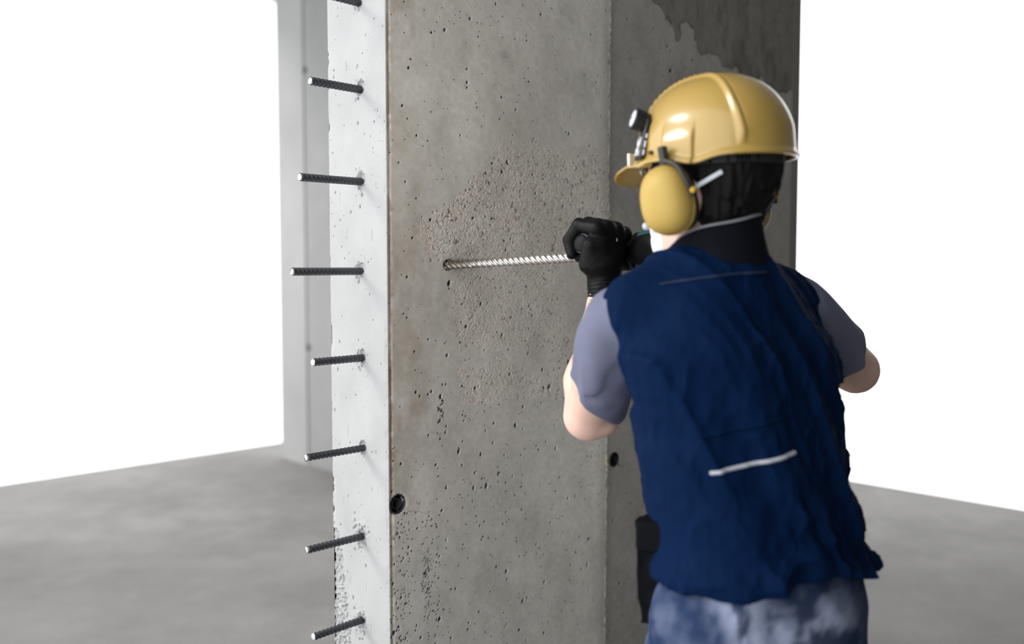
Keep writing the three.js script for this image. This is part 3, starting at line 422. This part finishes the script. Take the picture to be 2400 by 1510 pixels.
const bodyField = (() => { const y = yoke(-0.006), l = legs(0); return (a, b, c) => { let d = smin(smin(torso0(a, b, c), y(a, b, c), 0.03), neck(a, b, c), 0.03); d = smin(d, armL(a, b, c), 0.02); d = smin(d, armR(a, b, c), 0.02); if (b < 1.0) d = smin(d, l(a, b, c), 0.03); if (b > 1.4) d = smin(d, headShape(a, b, c), 0.02); return d; }; })();
part('body', toW(merge([
  netMesh((x, y, z) => Math.max(bodyField(x, y, z), y - 1.462), [0.96, 0.06, -1.13], [1.74, 1.50, -0.52], 0.011),
  netMesh((x, y, z) => Math.max(bodyField(x, y, z), 1.455 - y, z + 0.66, Math.abs(x - 1.235) - 0.11), [1.10, 1.44, -0.95], [1.37, 1.71, -0.64], 0.004),
  netMesh((x, y, z) => Math.max(armL(x, y, z) - 0.0004, y - 1.36), [1.10, 1.12, -1.13], [1.36, 1.37, -0.90], 0.004)])), skin, worker, 'bare forearm and elbow, and a little of the neck');

// gloves: a fist in its own frame (a: little finger to index, up: wrist to knuckles, back: handle to back of the hand)
function fist(O, a, up, back, wrist, cuffEnd, cuffR) {
  const at = (p, q, r) => [O.x + a.x * p + up.x * q + back.x * r, O.y + a.y * p + up.y * q + back.y * r, O.z + a.z * p + up.z * q + back.z * r], L = [];
  [[-0.042, 0.0128, 0.90], [-0.0145, 0.0138, 1.06], [0.0130, 0.0138, 1.10], [0.040, 0.0132, 0.98]].forEach(([p, r, k]) => {   // four fingers curl over the handle
    const m = at(p, 0.030 * k, 0.030), i = at(p * 1.04, 0.038 * k, -0.012 * k), d = at(p * 1.03, 0.006, -0.036 * k), t = at(p, -0.018, -0.026 * k);
    L.push(cone(m, i, r * 1.12, r * 1.04), cone(i, d, r * 1.02, r * 0.95), cone(d, t, r * 0.95, r * 0.86));
  });
  const fingers = (x, y, z) => { let d = 1; for (const f of L) d = Math.min(d, 1), d = smin(d, f(x, y, z), 0.0022); return d; };
  const palm = union([cone(at(-0.034, 0.028, 0.029), at(-0.018, -0.034, 0.026), 0.0145, 0.020), cone(at(-0.012, 0.030, 0.031), at(-0.006, -0.036, 0.026), 0.0150, 0.020), cone(at(0.012, 0.030, 0.031), at(0.006, -0.036, 0.024), 0.0150, 0.021), cone(at(0.034, 0.028, 0.028), at(0.016, -0.032, 0.022), 0.0145, 0.021), cone(at(-0.004, -0.034, 0.024), wrist, 0.026, cuffR + 0.002), cone(at(-0.044, -0.004, 0.020), at(-0.030, -0.034, 0.012), 0.016, 0.022)], 0.014);
  const thumb = union([cone(at(0.014, -0.030, 0.016), at(0.045, -0.018, 0.010), 0.018, 0.0155), cone(at(0.045, -0.018, 0.010), at(0.046, -0.020, -0.022), 0.0145, 0.0130), cone(at(0.046, -0.020, -0.022), at(0.028, -0.016, -0.040), 0.0130, 0.0115)], 0.006);
  const cuff = cone(wrist, cuffEnd, cuffR, cuffR * 1.3), cd = cuffEnd.map((v, i) => v - wrist[i]), cl = Math.hypot(...cd);
  const s = (x, y, z) => ((x - wrist[0]) * cd[0] + (y - wrist[1]) * cd[1] + (z - wrist[2]) * cd[2]) / cl;
  const f = (x, y, z) => { let d = smin(smin(fingers(x, y, z), palm(x, y, z), 0.005), thumb(x, y, z), 0.008); const t = s(x, y, z); d = smin(d, cuff(x, y, z) + 0.0012 * Math.sin(t * 900) * sstep(0, 0.01, t), 0.01); d += (fbm3(x * 60, y * 60, z * 60) - 0.5) * 0.003; return Math.max(d, t - cl); };
  const pts = [at(0.07, 0.07, 0.06), at(-0.06, -0.06, -0.06), at(0.07, -0.06, -0.06), at(-0.06, 0.07, 0.06), at(0.07, 0.07, -0.06), at(-0.06, -0.06, 0.06), wrist, cuffEnd], lo = [0, 1, 2].map((i) => Math.min(...pts.map((p) => p[i])) - (0.02)), hi = [0, 1, 2].map((i) => Math.max(...pts.map((p) => p[i])) + 0.02);
  return netMesh(f, lo, hi, 0.0032);
}
const gloveMat = new THREE.MeshPhysicalMaterial({ color: lin(0.0035, 0.0035, 0.0042), roughness: 0.5, specularIntensity: 0.3 });
{
  const a = V(1, -0.13, -0.02).normalize(), up = V(0, 1, 0).addScaledVector(a, 0.13).normalize(), back = a.clone().cross(up), O = onAxis(0.432).addScaledVector(V(-1, 0.13, 0.02).normalize(), 0.088);
  const gl = part('glove', toW(fist(O, a, up, back, [WLj[0], WLj[1] + 0.012, WLj[2]], [1.281, 1.352, -1.036], 0.0285)), gloveMat, worker, 'black work glove closed on the side handle');
  const p = O.clone().addScaledVector(a, -0.004).addScaledVector(up, 0.012).addScaledVector(back, 0.0445); part('badge', toW(latheAlong([[0, 0.0016], [0.0035, 0.0014], [0.004, 0], [0.004, -0.003]], p, back.clone().addScaledVector(a, -0.3), 16)), std({ color: lin(0.6, 0.55, 0.52), roughness: 0.5 }), gl, 'small pale dot on the back of the glove');
  const O2 = onAxis(0.663, 0, -0.068), a2 = AD.clone().multiplyScalar(-0.2).add(V(0, 1, 0)).normalize(), up2 = AD.clone().multiplyScalar(-1).addScaledVector(a2, AD.dot(a2)).normalize(), back2 = up2.clone().cross(a2);
  part('glove_001', toW(fist(O2, a2, up2, back2, WR, lerp3(WR, ER, 0.22), 0.031)), gloveMat, worker, 'black work glove on the rear grip');
}
// T-shirt
const shirtMat = new THREE.MeshPhysicalMaterial({ color: lin(0.145, 0.155, 0.225), roughness: 0.85, specularIntensity: 0.3 });
{
  const tr = trunk(0.006, 0.98, 1.46), yk = yoke(0.004), sl = (S, E, t1, r0, r1, slant) => { const e = lerp3(S, E, t1 + 0.2), c = cone(S, e, r0, r1), d = E.map((v, i) => v - S[i]), L = Math.hypot(...d); return (x, y, z) => { const t = ((x - S[0]) * d[0] + (y - S[1]) * d[1] + (z - S[2]) * d[2]) / L, side = -Math.SQRT1_2 * (x - S[0] - d[0] * t / L + z - S[2] - d[2] * t / L); return smax(c(x, y, z), t - L * t1 + slant * side + 0.003 * Math.sin(x * 90 + y * 60), 0.006); }; };
  const a = sl(SL, EL, 0.66, 0.0495, 0.0555, 0.75), b = sl(SR, ER, 0.66, 0.062, 0.062, 0);
  const fold = (x, y, z) => (vn3(x * 26 + y * 10, y * 9 - x * 4, z * 26) - 0.5) * 0.010 + 0.0035 * Math.sin((y * 0.8 + x * 0.9 - z * 0.5) * 130 + vn3(x * 20, y * 20, z * 20) * 5) * sstep(1.33, 1.27, y) * sstep(1.20, 1.24, y);
  const f = (x, y, z) => { let d = smin(smin(tr(x, y, z), yk(x, y, z), 0.03), smin(a(x, y, z), b(x, y, z), 0.004), 0.022); return d + fold(x, y, z) * sstep(0.03, 0.0, Math.abs(d)) - 0.010 * sstep(-0.77, -0.83, z) * sstep(1.3, 1.2, y) * sstep(1.06, 1.16, y); };
  part('t_shirt', toW(netMesh(f, [0.97, 0.97, -1.0], [1.62, 1.52, -0.58], 0.0048)), shirtMat, worker, 'grey short-sleeved T-shirt');
}
// vest
const vestMat = new THREE.MeshPhysicalMaterial({ color: lin(0.0008, 0.0098, 0.041), roughness: 0.8, specularIntensity: 0.12 });
const backFold = (x, y, z) => {   // long slanting folds that fall from the shoulders
  const u = (x - 1.05) * cY + (z + 0.8) * sY, v = y; let f = 0;
  f += (Math.abs(vn2(u * 15 + v * 5.5 + 3, v * 2.4 - u * 2) - 0.5) * 2 - 0.5) * 0.016;
  f += (Math.abs(vn2(u * 34 + v * 13, v * 5 + 9) - 0.5) * 2 - 0.5) * 0.0105;
  f += (Math.abs(vn3(x * 34 + y * 12, y * 22 - x * 8, z * 34) - 0.5) * 2 - 0.5) * 0.0065 + (Math.abs(vn3(x * 80, y * 46 + x * 20, z * 80) - 0.5) * 2 - 0.5) * 0.0028;
  f += sstep(1.12, 0.98, y) * (Math.abs(vn2(u * 12 - v * 9 + 7, v * 16 + u * 5) - 0.5) * 2 - 0.5) * 0.018;
  return 1.3 * f * (0.35 + 0.65 * sstep(1.10, 1.20, x) ) * (1 - 0.45 * sstep(1.34, 1.41, y));
};
const vestField = (() => {
  const tr = trunk(0.022, 0.96, 1.455, 0.012), yk = yoke(0.014);
  return (x, y, z) => {
    let d = smin(tr(x, y, z), yk(x, y, z), 0.035) + backFold(x, y, z);
    const hem = 0.992 + 0.012 * Math.sin(x * 22) + 0.008 * (vn2(x * 30, z * 30) - 0.5) - y; d = smax(d, hem, 0.008);
    if (y > 1.14 && x < 1.19) d = smax(d, Math.min(-0.812 - 0.27 * (y - 1.2) - 1.5 * Math.max(1.25 - y, 0) - z, (1.405 - y) * 0.8), 0.006);   // left armhole
    const cutR = x - (1.412 - 0.2 * Math.max(1.39 - y, 0)); if (y > 1.17) d = smax(d, cutR, 0.003);
    return smax(d, -(Math.hypot(x - 1.236, z + 0.79) - 0.062), 0.006);
  };
})();
part('vest', toW(netMesh(vestField, [1.0, 0.90, -0.98], [1.52, 1.53, -0.53], 0.0052)), vestMat, worker, 'navy work vest');
// lines on the back of the vest follow the cloth
function onVest(x0, y0, out = 0.001) { // from behind (worker's side towards the camera) to the surface
  const n = [-Math.SQRT1_2 * 0.75, 0, Math.SQRT1_2 * 1.25]; let px = x0 + n[0] * 0.35, pz = -0.74 + n[2] * 0.35, L = Math.hypot(n[0], n[2]);
  for (let i = 0; i < 60; i++) { const d = vestField(px, y0, pz); if (d < 0.0006) break; px -= n[0] / L * d * 0.7; pz -= n[2] / L * d * 0.7; }
  return V(px + n[0] / L * out, y0, pz + n[2] / L * out);
}
const vestPart = worker.children.find((o) => o.name === 'vest');
const seamMat = std({ color: lin(0.006, 0.02, 0.06), roughness: 0.8 });
{
  const row = (x0, x1, y0, y1, n, bow = 0) => Array.from({ length: n + 1 }, (_, i) => { const t = i / n; return onVest(mix(x0, x1, t), mix(y0, y1, t) + bow * Math.sin(t * Math.PI)); });
  part('reflective_piping', toW(tube(row(1.118, 1.262, 1.163, 1.190, 20), 0.0031, 80, 8)), std({ color: lin(0.42, 0.44, 0.5), roughness: 0.5 }), vestPart, 'pale grey piping across the lower back');
  part('yoke_seam', toW(tube(row(1.07, 1.26, 1.430, 1.448, 30, 0.004), 0.0018, 120, 6)), seamMat, vestPart);
  part('back_seam', toW(tube(row(1.104, 1.262, 1.213, 1.243, 22, 0.002), 0.0026, 90, 6)), vestMat, vestPart);
}
// collar
{
  const cq = new THREE.Quaternion().setFromEuler(new THREE.Euler(-0.13, 0, 0.02)), c0 = V(1.236, 1.435, -0.772), prof = [[0.078, 0], [0.0795, 0.02], [0.074, 0.055], [0.0715, 0.088], [0.0695, 0.091], [0.0668, 0.088], [0.066, 0.05], [0.066, 0]];
  const shape = (g) => { const p = g.attributes.position; for (let i = 0; i < p.count; i++) { const x = p.getX(i), y = p.getY(i), z = p.getZ(i), a = Math.atan2(x, z), k = 1 + 0.03 * (vn2(a * 4 + 20, y * 30) - 0.5) * 2; p.setXYZ(i, x * k * 0.98, y * (0.80 + 0.2 * Math.cos(a)) + 0.004 * Math.sin(a * 3), z * k * 1.05); } g.applyQuaternion(cq); g.translate(c0.x, c0.y, c0.z); g.computeVertexNormals(); return g; };
  part('collar', toW(shape(new THREE.LatheGeometry(prof.map(([r, y]) => new THREE.Vector2(r, y)), 72))), new THREE.MeshPhysicalMaterial({ color: lin(0.005, 0.006, 0.010), roughness: 0.8, specularIntensity: 0.15 }), vestPart, 'dark grey stand-up collar');
  part('collar_piping', toW(shape(new THREE.LatheGeometry([[0.0735, 0.0885], [0.0735, 0.0915], [0.0715, 0.093], [0.0695, 0.0915], [0.0695, 0.0885]].map(([r, y]) => new THREE.Vector2(r, y)), 72))), std({ color: lin(0.22, 0.23, 0.26), roughness: 0.6 }), vestPart, 'grey piping along the collar edge');
}
// jeans with bleached patches
{
  const tr = trunk(0.014, 0.80, 1.02), lg = legs(0.016), fade = (x, y, z) => sstep(0.52, 0.72, fbm3(x * 9 + 3, y * 7, z * 9)) ;
  const denim = (x, y, z) => { const n = fbm3(x * 60, y * 60, z * 60), u = (x - 1.25) * cY + (z + 0.7) * sY; let w = Math.max(Math.exp(-Math.pow((u + 0.04) / 0.10, 2) - Math.pow((y - 0.925) / 0.055, 2)) * (0.12 + 0.95 * sstep(0.40, 0.66, fbm3(x * 26, y * 30, z * 26))), 0.9 * Math.exp(-Math.pow((u + 0.12) / 0.03, 2)) * sstep(0.4, 0.65, fbm3(x * 40, y * 16, z * 40)), 0.5 * sstep(0.55, 0.7, fbm3(x * 14, y * 5, z * 14)) * sstep(0.9, 0.7, y)); w = clamp(w * (0.8 + 0.9 * n)); return [mix(0.007, 0.38, w), mix(0.023, 0.43, w), mix(0.07, 0.60, w)]; };
  const jf = (x, y, z) => Math.max(smin(tr(x, y, z), lg(x, y, z), 0.03) + (Math.abs(vn3(x * 16 + y * 8, y * 18, z * 16) - 0.5) * 2 - 0.5) * 0.008, 0.075 - y, y - 1.01);
  const jeans = part('jeans', toW(netMesh(jf, [1.0, 0.06, -0.92], [1.54, 1.02, -0.46], 0.0085, denim)), new THREE.MeshPhysicalMaterial({ vertexColors: true, roughness: 0.9, specularIntensity: 0.3 }), worker, 'blue jeans with bleached worn patches');
  void fade;
  const pk = (x0, x1, y) => Array.from({ length: 15 }, (_, i) => { const x = mix(x0, x1, i / 14); let z = -0.45; for (let k = 0; k < 60; k++) { const d = jf(x, y - 0.012 * Math.sin(i / 14 * Math.PI), z); if (d < 0.0006) break; z -= d * 0.7; } return V(x, y - 0.012 * Math.sin(i / 14 * Math.PI), z + 0.001); });
  part('pocket_seam', toW(tube(pk(1.19, 1.30, 0.878), 0.0018, 60, 6)), std({ color: lin(0.02, 0.045, 0.1), roughness: 0.9 }), jeans);
  // boots
  const bootMat = std({ color: lin(0.05, 0.03, 0.018), roughness: 0.7 }), soleMat = std({ color: lin(0.012, 0.012, 0.012), roughness: 0.8 });
  for (let i = 0; i < 2; i++) {
    const A = ANK[i], fx = i ? 0.05 : -0.03, upper = union([cone([A[0], 0.16, A[2]], [A[0], 0.075, A[2] + 0.02], 0.058, 0.055), cone([A[0], 0.07, A[2] + 0.02], [A[0] + fx, 0.055, A[2] - 0.15], 0.050, 0.046), cone([A[0], 0.055, A[2] + 0.04], [A[0] + fx, 0.045, A[2] - 0.16], 0.044, 0.042)], 0.03);
    const b = part(i ? 'boot_001' : 'boot', toW(netMesh((x, y, z) => Math.max(upper(x, y, z), 0.02 - y, y - 0.17), [A[0] - 0.12, 0, A[2] - 0.25], [A[0] + 0.14, 0.19, A[2] + 0.12], 0.007)), bootMat, worker);
    const so = cone([A[0], 0.0, A[2] + 0.035], [A[0] + fx, 0.0, A[2] - 0.16], 0.048, 0.048); part('sole', toW(netMesh((x, y, z) => Math.max(so(x, 0, z), y - 0.024, 0.0015 - y), [A[0] - 0.12, -0.008, A[2] - 0.25], [A[0] + 0.14, 0.034, A[2] + 0.12], 0.006)), soleMat, b);
  }
}
// hair and nape
const hairField = inHead((x, y, z) => smax(smin(ellipsoid([0, 0.036, 0.010], [0.083, 0.098, 0.106])(x, y, z), ellipsoid([0, -0.045, 0.026], [0.060, 0.075, 0.042])(x, y, z), 0.04) + (vn3(x * 160, y * 30, z * 160) - 0.5) * 0.006, Math.max(-0.045 + y * -0.3 - z - 0.02, -0.115 - y), 0.008));
part('hair', toW(netMesh(hairField, [1.12, 1.43, -0.95], [1.35, 1.75, -0.64], 0.0045)), new THREE.MeshPhysicalMaterial({ color: lin(0.004, 0.0035, 0.0033), roughness: 0.6, specularIntensity: 0.3 }), worker, 'dark hair under the helmet');
// dust mask with its strap
{
  const mk = inHead((x, y, z) => Math.max(smin(ellipsoid([0, -0.070, -0.066], [0.052, 0.050, 0.040])(x, y, z), cone([0, -0.025, -0.092], [0, -0.05, -0.102], 0.012, 0.016)(x, y, z), 0.02), y - 0.0, z + 0.045));
  const mask = part('dust_mask', toW(netMesh(mk, [1.14, 1.40, -0.99], [1.34, 1.62, -0.80], 0.004)), std({ color: lin(0.82, 0.84, 0.88), roughness: 0.8 }), worker, 'white dust mask');
  const sv = (y, z, o = 0.004) => { let x = -0.13; const f = (p) => { const w = headWorld(p, y, z); return Math.min(headShape(w.x, w.y, w.z), hairField(w.x, w.y, w.z)); }; for (let i = 0; i < 60; i++) { const d = f(x); if (d < 0.0004) break; x += d * 0.7; } return headWorld(x - o, y, z); };
  const pts = [sv(-0.045, -0.06), sv(-0.032, -0.03), sv(-0.016, 0.0), sv(0.002, 0.025, 0.006), sv(0.014, 0.045, 0.008), sv(0.026, 0.066, 0.006)], c = new THREE.CatmullRomCurve3(pts), P = [], I = [];
  const N = 60; for (let i = 0; i <= N; i++) { const p = c.getPoint(i / N), t = c.getTangent(i / N), o = p.clone().sub(headWorld(0, p.y - HC.y, 0)).normalize(), w = t.clone().cross(o).normalize(), o2 = w.clone().cross(t).normalize(); [[-1, 0], [-1, 1], [1, 1], [1, 0]].forEach(([a, b]) => { const q = p.clone().addScaledVector(w, a * 0.0032).addScaledVector(o2, b * 0.0014); P.push(q.x, q.y, q.z); }); if (i) for (let k = 0; k < 4; k++) { const a = i * 4 + k, b = i * 4 + (k + 1) % 4; I.push(a - 4, b - 4, b, a - 4, b, a); } }
  const g = new THREE.BufferGeometry(); g.setAttribute('position', new THREE.Float32BufferAttribute(P, 3)); g.setAttribute('uv', new THREE.Float32BufferAttribute(new Float32Array(P.length / 3 * 2), 2)); g.setIndex(I); g.computeVertexNormals();
  part('mask_strap', toW(g), std({ color: lin(0.62, 0.68, 0.74), roughness: 0.7, side: THREE.DoubleSide }), mask, 'pale elastic strap round the head');
  part('strap_clip', toW(netMesh(inHead(cone([-0.052, -0.045, -0.094], [-0.058, -0.047, -0.088], 0.005, 0.006)), [1.15, 1.45, -0.94], [1.25, 1.56, -0.84], 0.002)), std({ color: lin(0.5, 0.55, 0.6), roughness: 0.5 }), mask);
}

// ---------------------------------------------------------------- hard hat, lamp and ear defenders, all in the frame of the head
const RIM = 0.053, yellow = new THREE.MeshPhysicalMaterial({ color: lin(0.40, 0.262, 0.054), roughness: 0.4, clearcoat: 0.8, clearcoatRoughness: 0.12 });
function wear(name, label, category, local) { const o = thing(name, label, category, headWorld(...local).toArray()); o.quaternion.copy(HEADQ); return o; }
const A0 = 0.101, B0 = 0.133, C0 = 0.128;
const domeK = (x, y, z, g = 0) => { const p = 2.25, k = Math.pow(Math.pow(Math.abs(x) / (A0 + g), p) + Math.pow(Math.max(y, 0) / (B0 + g), p) + Math.pow(Math.abs(z) / (C0 + g), p), 1 / p); return (k - 1) * 0.118; };
{
  const hat = wear('hard_hat', 'glossy yellow hard hat worn by the worker', 'helmet', [0, RIM, 0.004]);
  const shell = (x, y, z) => {
    const ax = Math.abs(x), rim = -0.004 - 0.014 * sstep(0.02, -0.05, z) * sstep(0.02, 0.08, ax) * 0 - 0.010 * Math.exp(-Math.pow((z - 0.028) / 0.03, 2)) * sstep(0.06, 0.1, ax);
    let d = domeK(x, y, z);
    d -= 0.0046 * (1 - 0.35 * Math.pow(Math.sin(z * 330), 2) * sstep(0.03, 0.0, z)) * Math.exp(-Math.pow((ax - 0.034 - 0.040 * sstep(0.0, 0.10, z)) / 0.0042, 4)) * sstep(0.004, 0.03, y);                                            // two long ribs
    d -= 0.0022 * sstep(0.032, 0.024, ax - 0.040 * sstep(0.0, 0.10, z)) * sstep(0.02, 0.05, y);                                                                    // raised crown between them
    d -= 0.005 * sstep(0.030, 0.026, Math.abs(z - 0.0)) * sstep(0.058, 0.022, y) * sstep(0.06, 0.085, ax);                            // slot housings above the ears
    d -= 0.006 * sstep(0.015, 0.0, y - rim);                                                                                         // rolled edge
    d = smax(d, -(domeK(x, y + 0.002, z, -0.0045)), 0.002);
    d = smax(d, rim - y, 0.003);
    const yb = -0.006 - 0.30 * Math.max(-z - 0.10, 0) - 1.6 * x * x * 0, brim = Math.max((Math.hypot(x / 0.098, (z + 0.094) / 0.073) - 1) * 0.08, Math.abs(y - yb) - 0.0022, -domeK(x, Math.max(y, 0), z, -0.006), z + 0.055);
    return smin(d, brim, 0.010);
  };
  part('shell', netMesh(shell, [-0.135, -0.05, -0.21], [0.135, 0.155, 0.16], 0.0030), yellow, hat);
  // sweatband and cradle
  const band = (x, y, z) => Math.max(Math.abs((Math.hypot(x / 0.090, z / 0.112) - 1) * 0.1) - 0.002, Math.abs(y - 0.002) - 0.017);
  part('headband', netMesh(band, [-0.1, -0.03, -0.125], [0.1, 0.03, 0.125], 0.004), std({ color: lin(0.012, 0.012, 0.012), roughness: 0.7 }), hat, 'black inner headband');
  const decal = (() => { const n = 16, P = [], I = []; for (let i = 0; i <= n; i++) for (let j = 0; j <= n; j++) { const x = -0.013 + 0.028 * i / n, z = -0.012 + 0.042 * j / n; let y = 0.15; for (let k = 0; k < 50; k++) { const d = shell(x, y, z); if (d < 0.0003) break; y -= d * 0.8; } P.push(x, y + 0.0007, z); if (i && j) { const k = i * (n + 1) + j; I.push(k - n - 2, k - n - 1, k, k - n - 2, k, k - 1); } } const g = new THREE.BufferGeometry(); g.setAttribute('position', new THREE.Float32BufferAttribute(P, 3)); g.setAttribute('uv', new THREE.Float32BufferAttribute(new Float32Array(P.length / 3 * 2), 2)); g.setIndex(I); g.computeVertexNormals(); return g; })();
  part('sticker', decal, std({ color: lin(0.24, 0.035, 0.02), roughness: 0.5, side: THREE.DoubleSide }), hat, 'dark red sticker on the crown');
  part('side_bolt', latheAlong([[0, 0.002], [0.003, 0.002], [0.0035, 0], [0.0035, -0.004]], V(-0.098, 0.012, -0.052), V(-1, 0.1, -0.4), 16), std({ color: lin(0.05, 0.03, 0.01), roughness: 0.5 }), hat);
  part('chin_strap', tube([V(-0.086, -0.004, -0.062), V(-0.083, -0.04, -0.066), V(-0.078, -0.09, -0.07)], 0.0016, 30, 6), std({ color: lin(0.3, 0.2, 0.17), roughness: 0.8 }), hat, 'thin strap at the temple');
  part('front_clip', box(0.016, 0.026, 0.006, -0.03, 0.012, -0.141, 0.002), std({ color: lin(0.75, 0.72, 0.66), roughness: 0.4 }), hat, 'pale clip above the peak');
}
{ // lamp clipped to the front of the hat
  const lamp = wear('clip_lamp', 'small black clip-on lamp with white lens on the front of the yellow helmet', 'lamp', [-0.079, RIM + 0.054, -0.072]); lamp.quaternion.multiply(new THREE.Quaternion().setFromEuler(new THREE.Euler(0.22, 0.86, 0, 'YXZ')));
  const bk = std({ color: lin(0.012, 0.012, 0.015), roughness: 0.4 }), wh = std({ color: lin(0.72, 0.72, 0.76), roughness: 0.4 });
  part('bracket', box(0.034, 0.066, 0.012, 0, -0.018, 0.003, 0.004, 3), bk, lamp);
  part('lamp_head', latheAlong([[0, -0.006], [0.015, -0.006], [0.0165, 0.0], [0.0175, 0.014], [0.0165, 0.017], [0.014, 0.0165], [0, 0.0165]], V(0, 0.010, -0.004), V(0, 0.12, -1), 40), bk, lamp);
  part('lens', latheAlong([[0.0135, 0.0165], [0.0135, 0.0178], [0.011, 0.0192], [0.0042, 0.0198], [0.0036, 0.0188], [0, 0.0186]], V(0, 0.010, -0.004), V(0, 0.12, -1), 40), std({ color: lin(0.74, 0.75, 0.84), roughness: 0.25 }), lamp, 'white lens with a dark centre');
  part('bulb', latheAlong([[0, 0.0200], [0.0028, 0.0198], [0.0032, 0.0185]], V(0, 0.010, -0.004), V(0, 0.12, -1), 20), std({ color: lin(0.02, 0.015, 0.12), roughness: 0.2 }), lamp);
  for (const [x, y, w, h] of [[-0.0175, -0.014, 0.004, 0.007], [-0.0175, -0.027, 0.004, 0.011], [-0.0175, -0.040, 0.004, 0.009], [-0.006, -0.022, 0.005, 0.013], [0.002, -0.030, 0.005, 0.015], [-0.007, -0.041, 0.006, 0.008], [0.009, -0.022, 0.004, 0.009], [0.010, -0.038, 0.005, 0.012]]) part('white_mark', box(w, h, 0.0026, x, y, -0.0035 + (x < -0.016 ? 0.006 : 0), 0.0008, 1), wh, lamp);
}
for (const sd of [-1, 1]) { // ear defenders hang from the slots of the hat
  const ed = wear('ear_defender', sd < 0 ? 'yellow ear defender cup over the worker\'s left ear' : 'yellow ear defender cup over the worker\'s right ear', 'ear defender', [sd * 0.110, -0.012, -0.006]);
  ed.quaternion.multiply(new THREE.Quaternion().setFromEuler(new THREE.Euler(-0.14, sd * -0.05, sd * -0.06)));
  const sup = (x, y, z, a, b, c, p) => (Math.pow(Math.pow(Math.abs(x) / a, p) + Math.pow(Math.abs(y) / b, p) + Math.pow(Math.abs(z) / c, p), 1 / p) - 1) * Math.min(a, b, c);
  part('cup', netMesh((x, y, z) => { const t = sd * x, q = sup(t - 0.004, y, z * (1 + y * 1.1), 0.033, 0.0525, 0.0420, 2.35); return Math.max(q - 0.0012 * sstep(0.0, -0.003, Math.abs(t + 0.001) - 0.004), -0.008 - t); }, [-0.05, -0.07, -0.06], [0.05, 0.07, 0.06], 0.0026), new THREE.MeshPhysicalMaterial({ color: lin(0.45, 0.31, 0.075), roughness: 0.5, specularIntensity: 0.7 }), ed);
  part('cushion', netMesh((x, y, z) => { const t = sd * x; return Math.max(sup(t + 0.012, y, z * (1 + y * 1.1), 0.016, 0.051, 0.0395, 3), t + 0.006); }, [-0.05, -0.07, -0.06], [0.05, 0.07, 0.06], 0.003), std({ color: lin(0.012, 0.012, 0.012), roughness: 0.6 }), ed, 'black ear cushion');
  const arm = part('support_arm', merge([tube([V(sd * 0.016, 0.058, 0.012), V(sd * 0.020, 0.045, 0.034), V(sd * 0.022, 0.020, 0.047), V(sd * 0.012, -0.006, 0.050)], 0.0042, 40, 10), box(0.014, 0.030, 0.012, sd * 0.004, 0.066, 0.006, 0.003)]), std({ color: lin(0.014, 0.013, 0.012), roughness: 0.45 }), ed, 'black spring arm');
  part('pivot', latheAlong([[0, 0.004], [0.004, 0.0035], [0.0048, 0.001], [0.0048, -0.004]], V(sd * 0.016, 0.004, 0.052), V(sd * 0.75, 0, 0.66), 20), std({ color: lin(0.7, 0.42, 0.03), roughness: 0.45 }), arm, 'yellow pivot knob');
}
{ // tool pouch on the hip
  const tp = thing('tool_pouch', 'black tool pouch hanging on the hip of the navy vest', 'pouch', [1.128, 0.985, -0.800]);
  const bl = new THREE.MeshPhysicalMaterial({ color: lin(0.003, 0.0035, 0.005), roughness: 0.8, specularIntensity: 0.15 });
  const rot = (g) => { g.rotateY(0.35); return g; };
  part('pouch_body', rot(netMesh((x, y, z) => { const t = clamp((y + 0.07) / 0.14), q = Math.max(Math.abs(x) - 0.014 - 0.004 * t, Math.abs(z) - 0.022 - 0.008 * t, Math.abs(y) - 0.075); return q - 0.006 + (vn3(x * 50, y * 50, z * 50) - 0.5) * 0.006; }, [-0.05, -0.1, -0.075], [0.05, 0.1, 0.075], 0.004)), bl, tp);
  part('flap', rot(box(0.050, 0.05, 0.072, -0.002, 0.058, 0, 0.008, 3)), new THREE.MeshPhysicalMaterial({ color: lin(0.004, 0.0045, 0.006), roughness: 0.85, specularIntensity: 0.15 }), tp);
  part('pull_tab', rot(box(0.008, 0.050, 0.012, -0.006, -0.012, 0.034, 0.003, 2)), std({ color: lin(0.72, 0.30, 0.22), roughness: 0.7 }), tp, 'coral pull tab');
}

scene.traverse((o) => { if (o.isMesh) { o.castShadow = true; o.receiveShadow = true; } });
renderer.render(scene, camera);
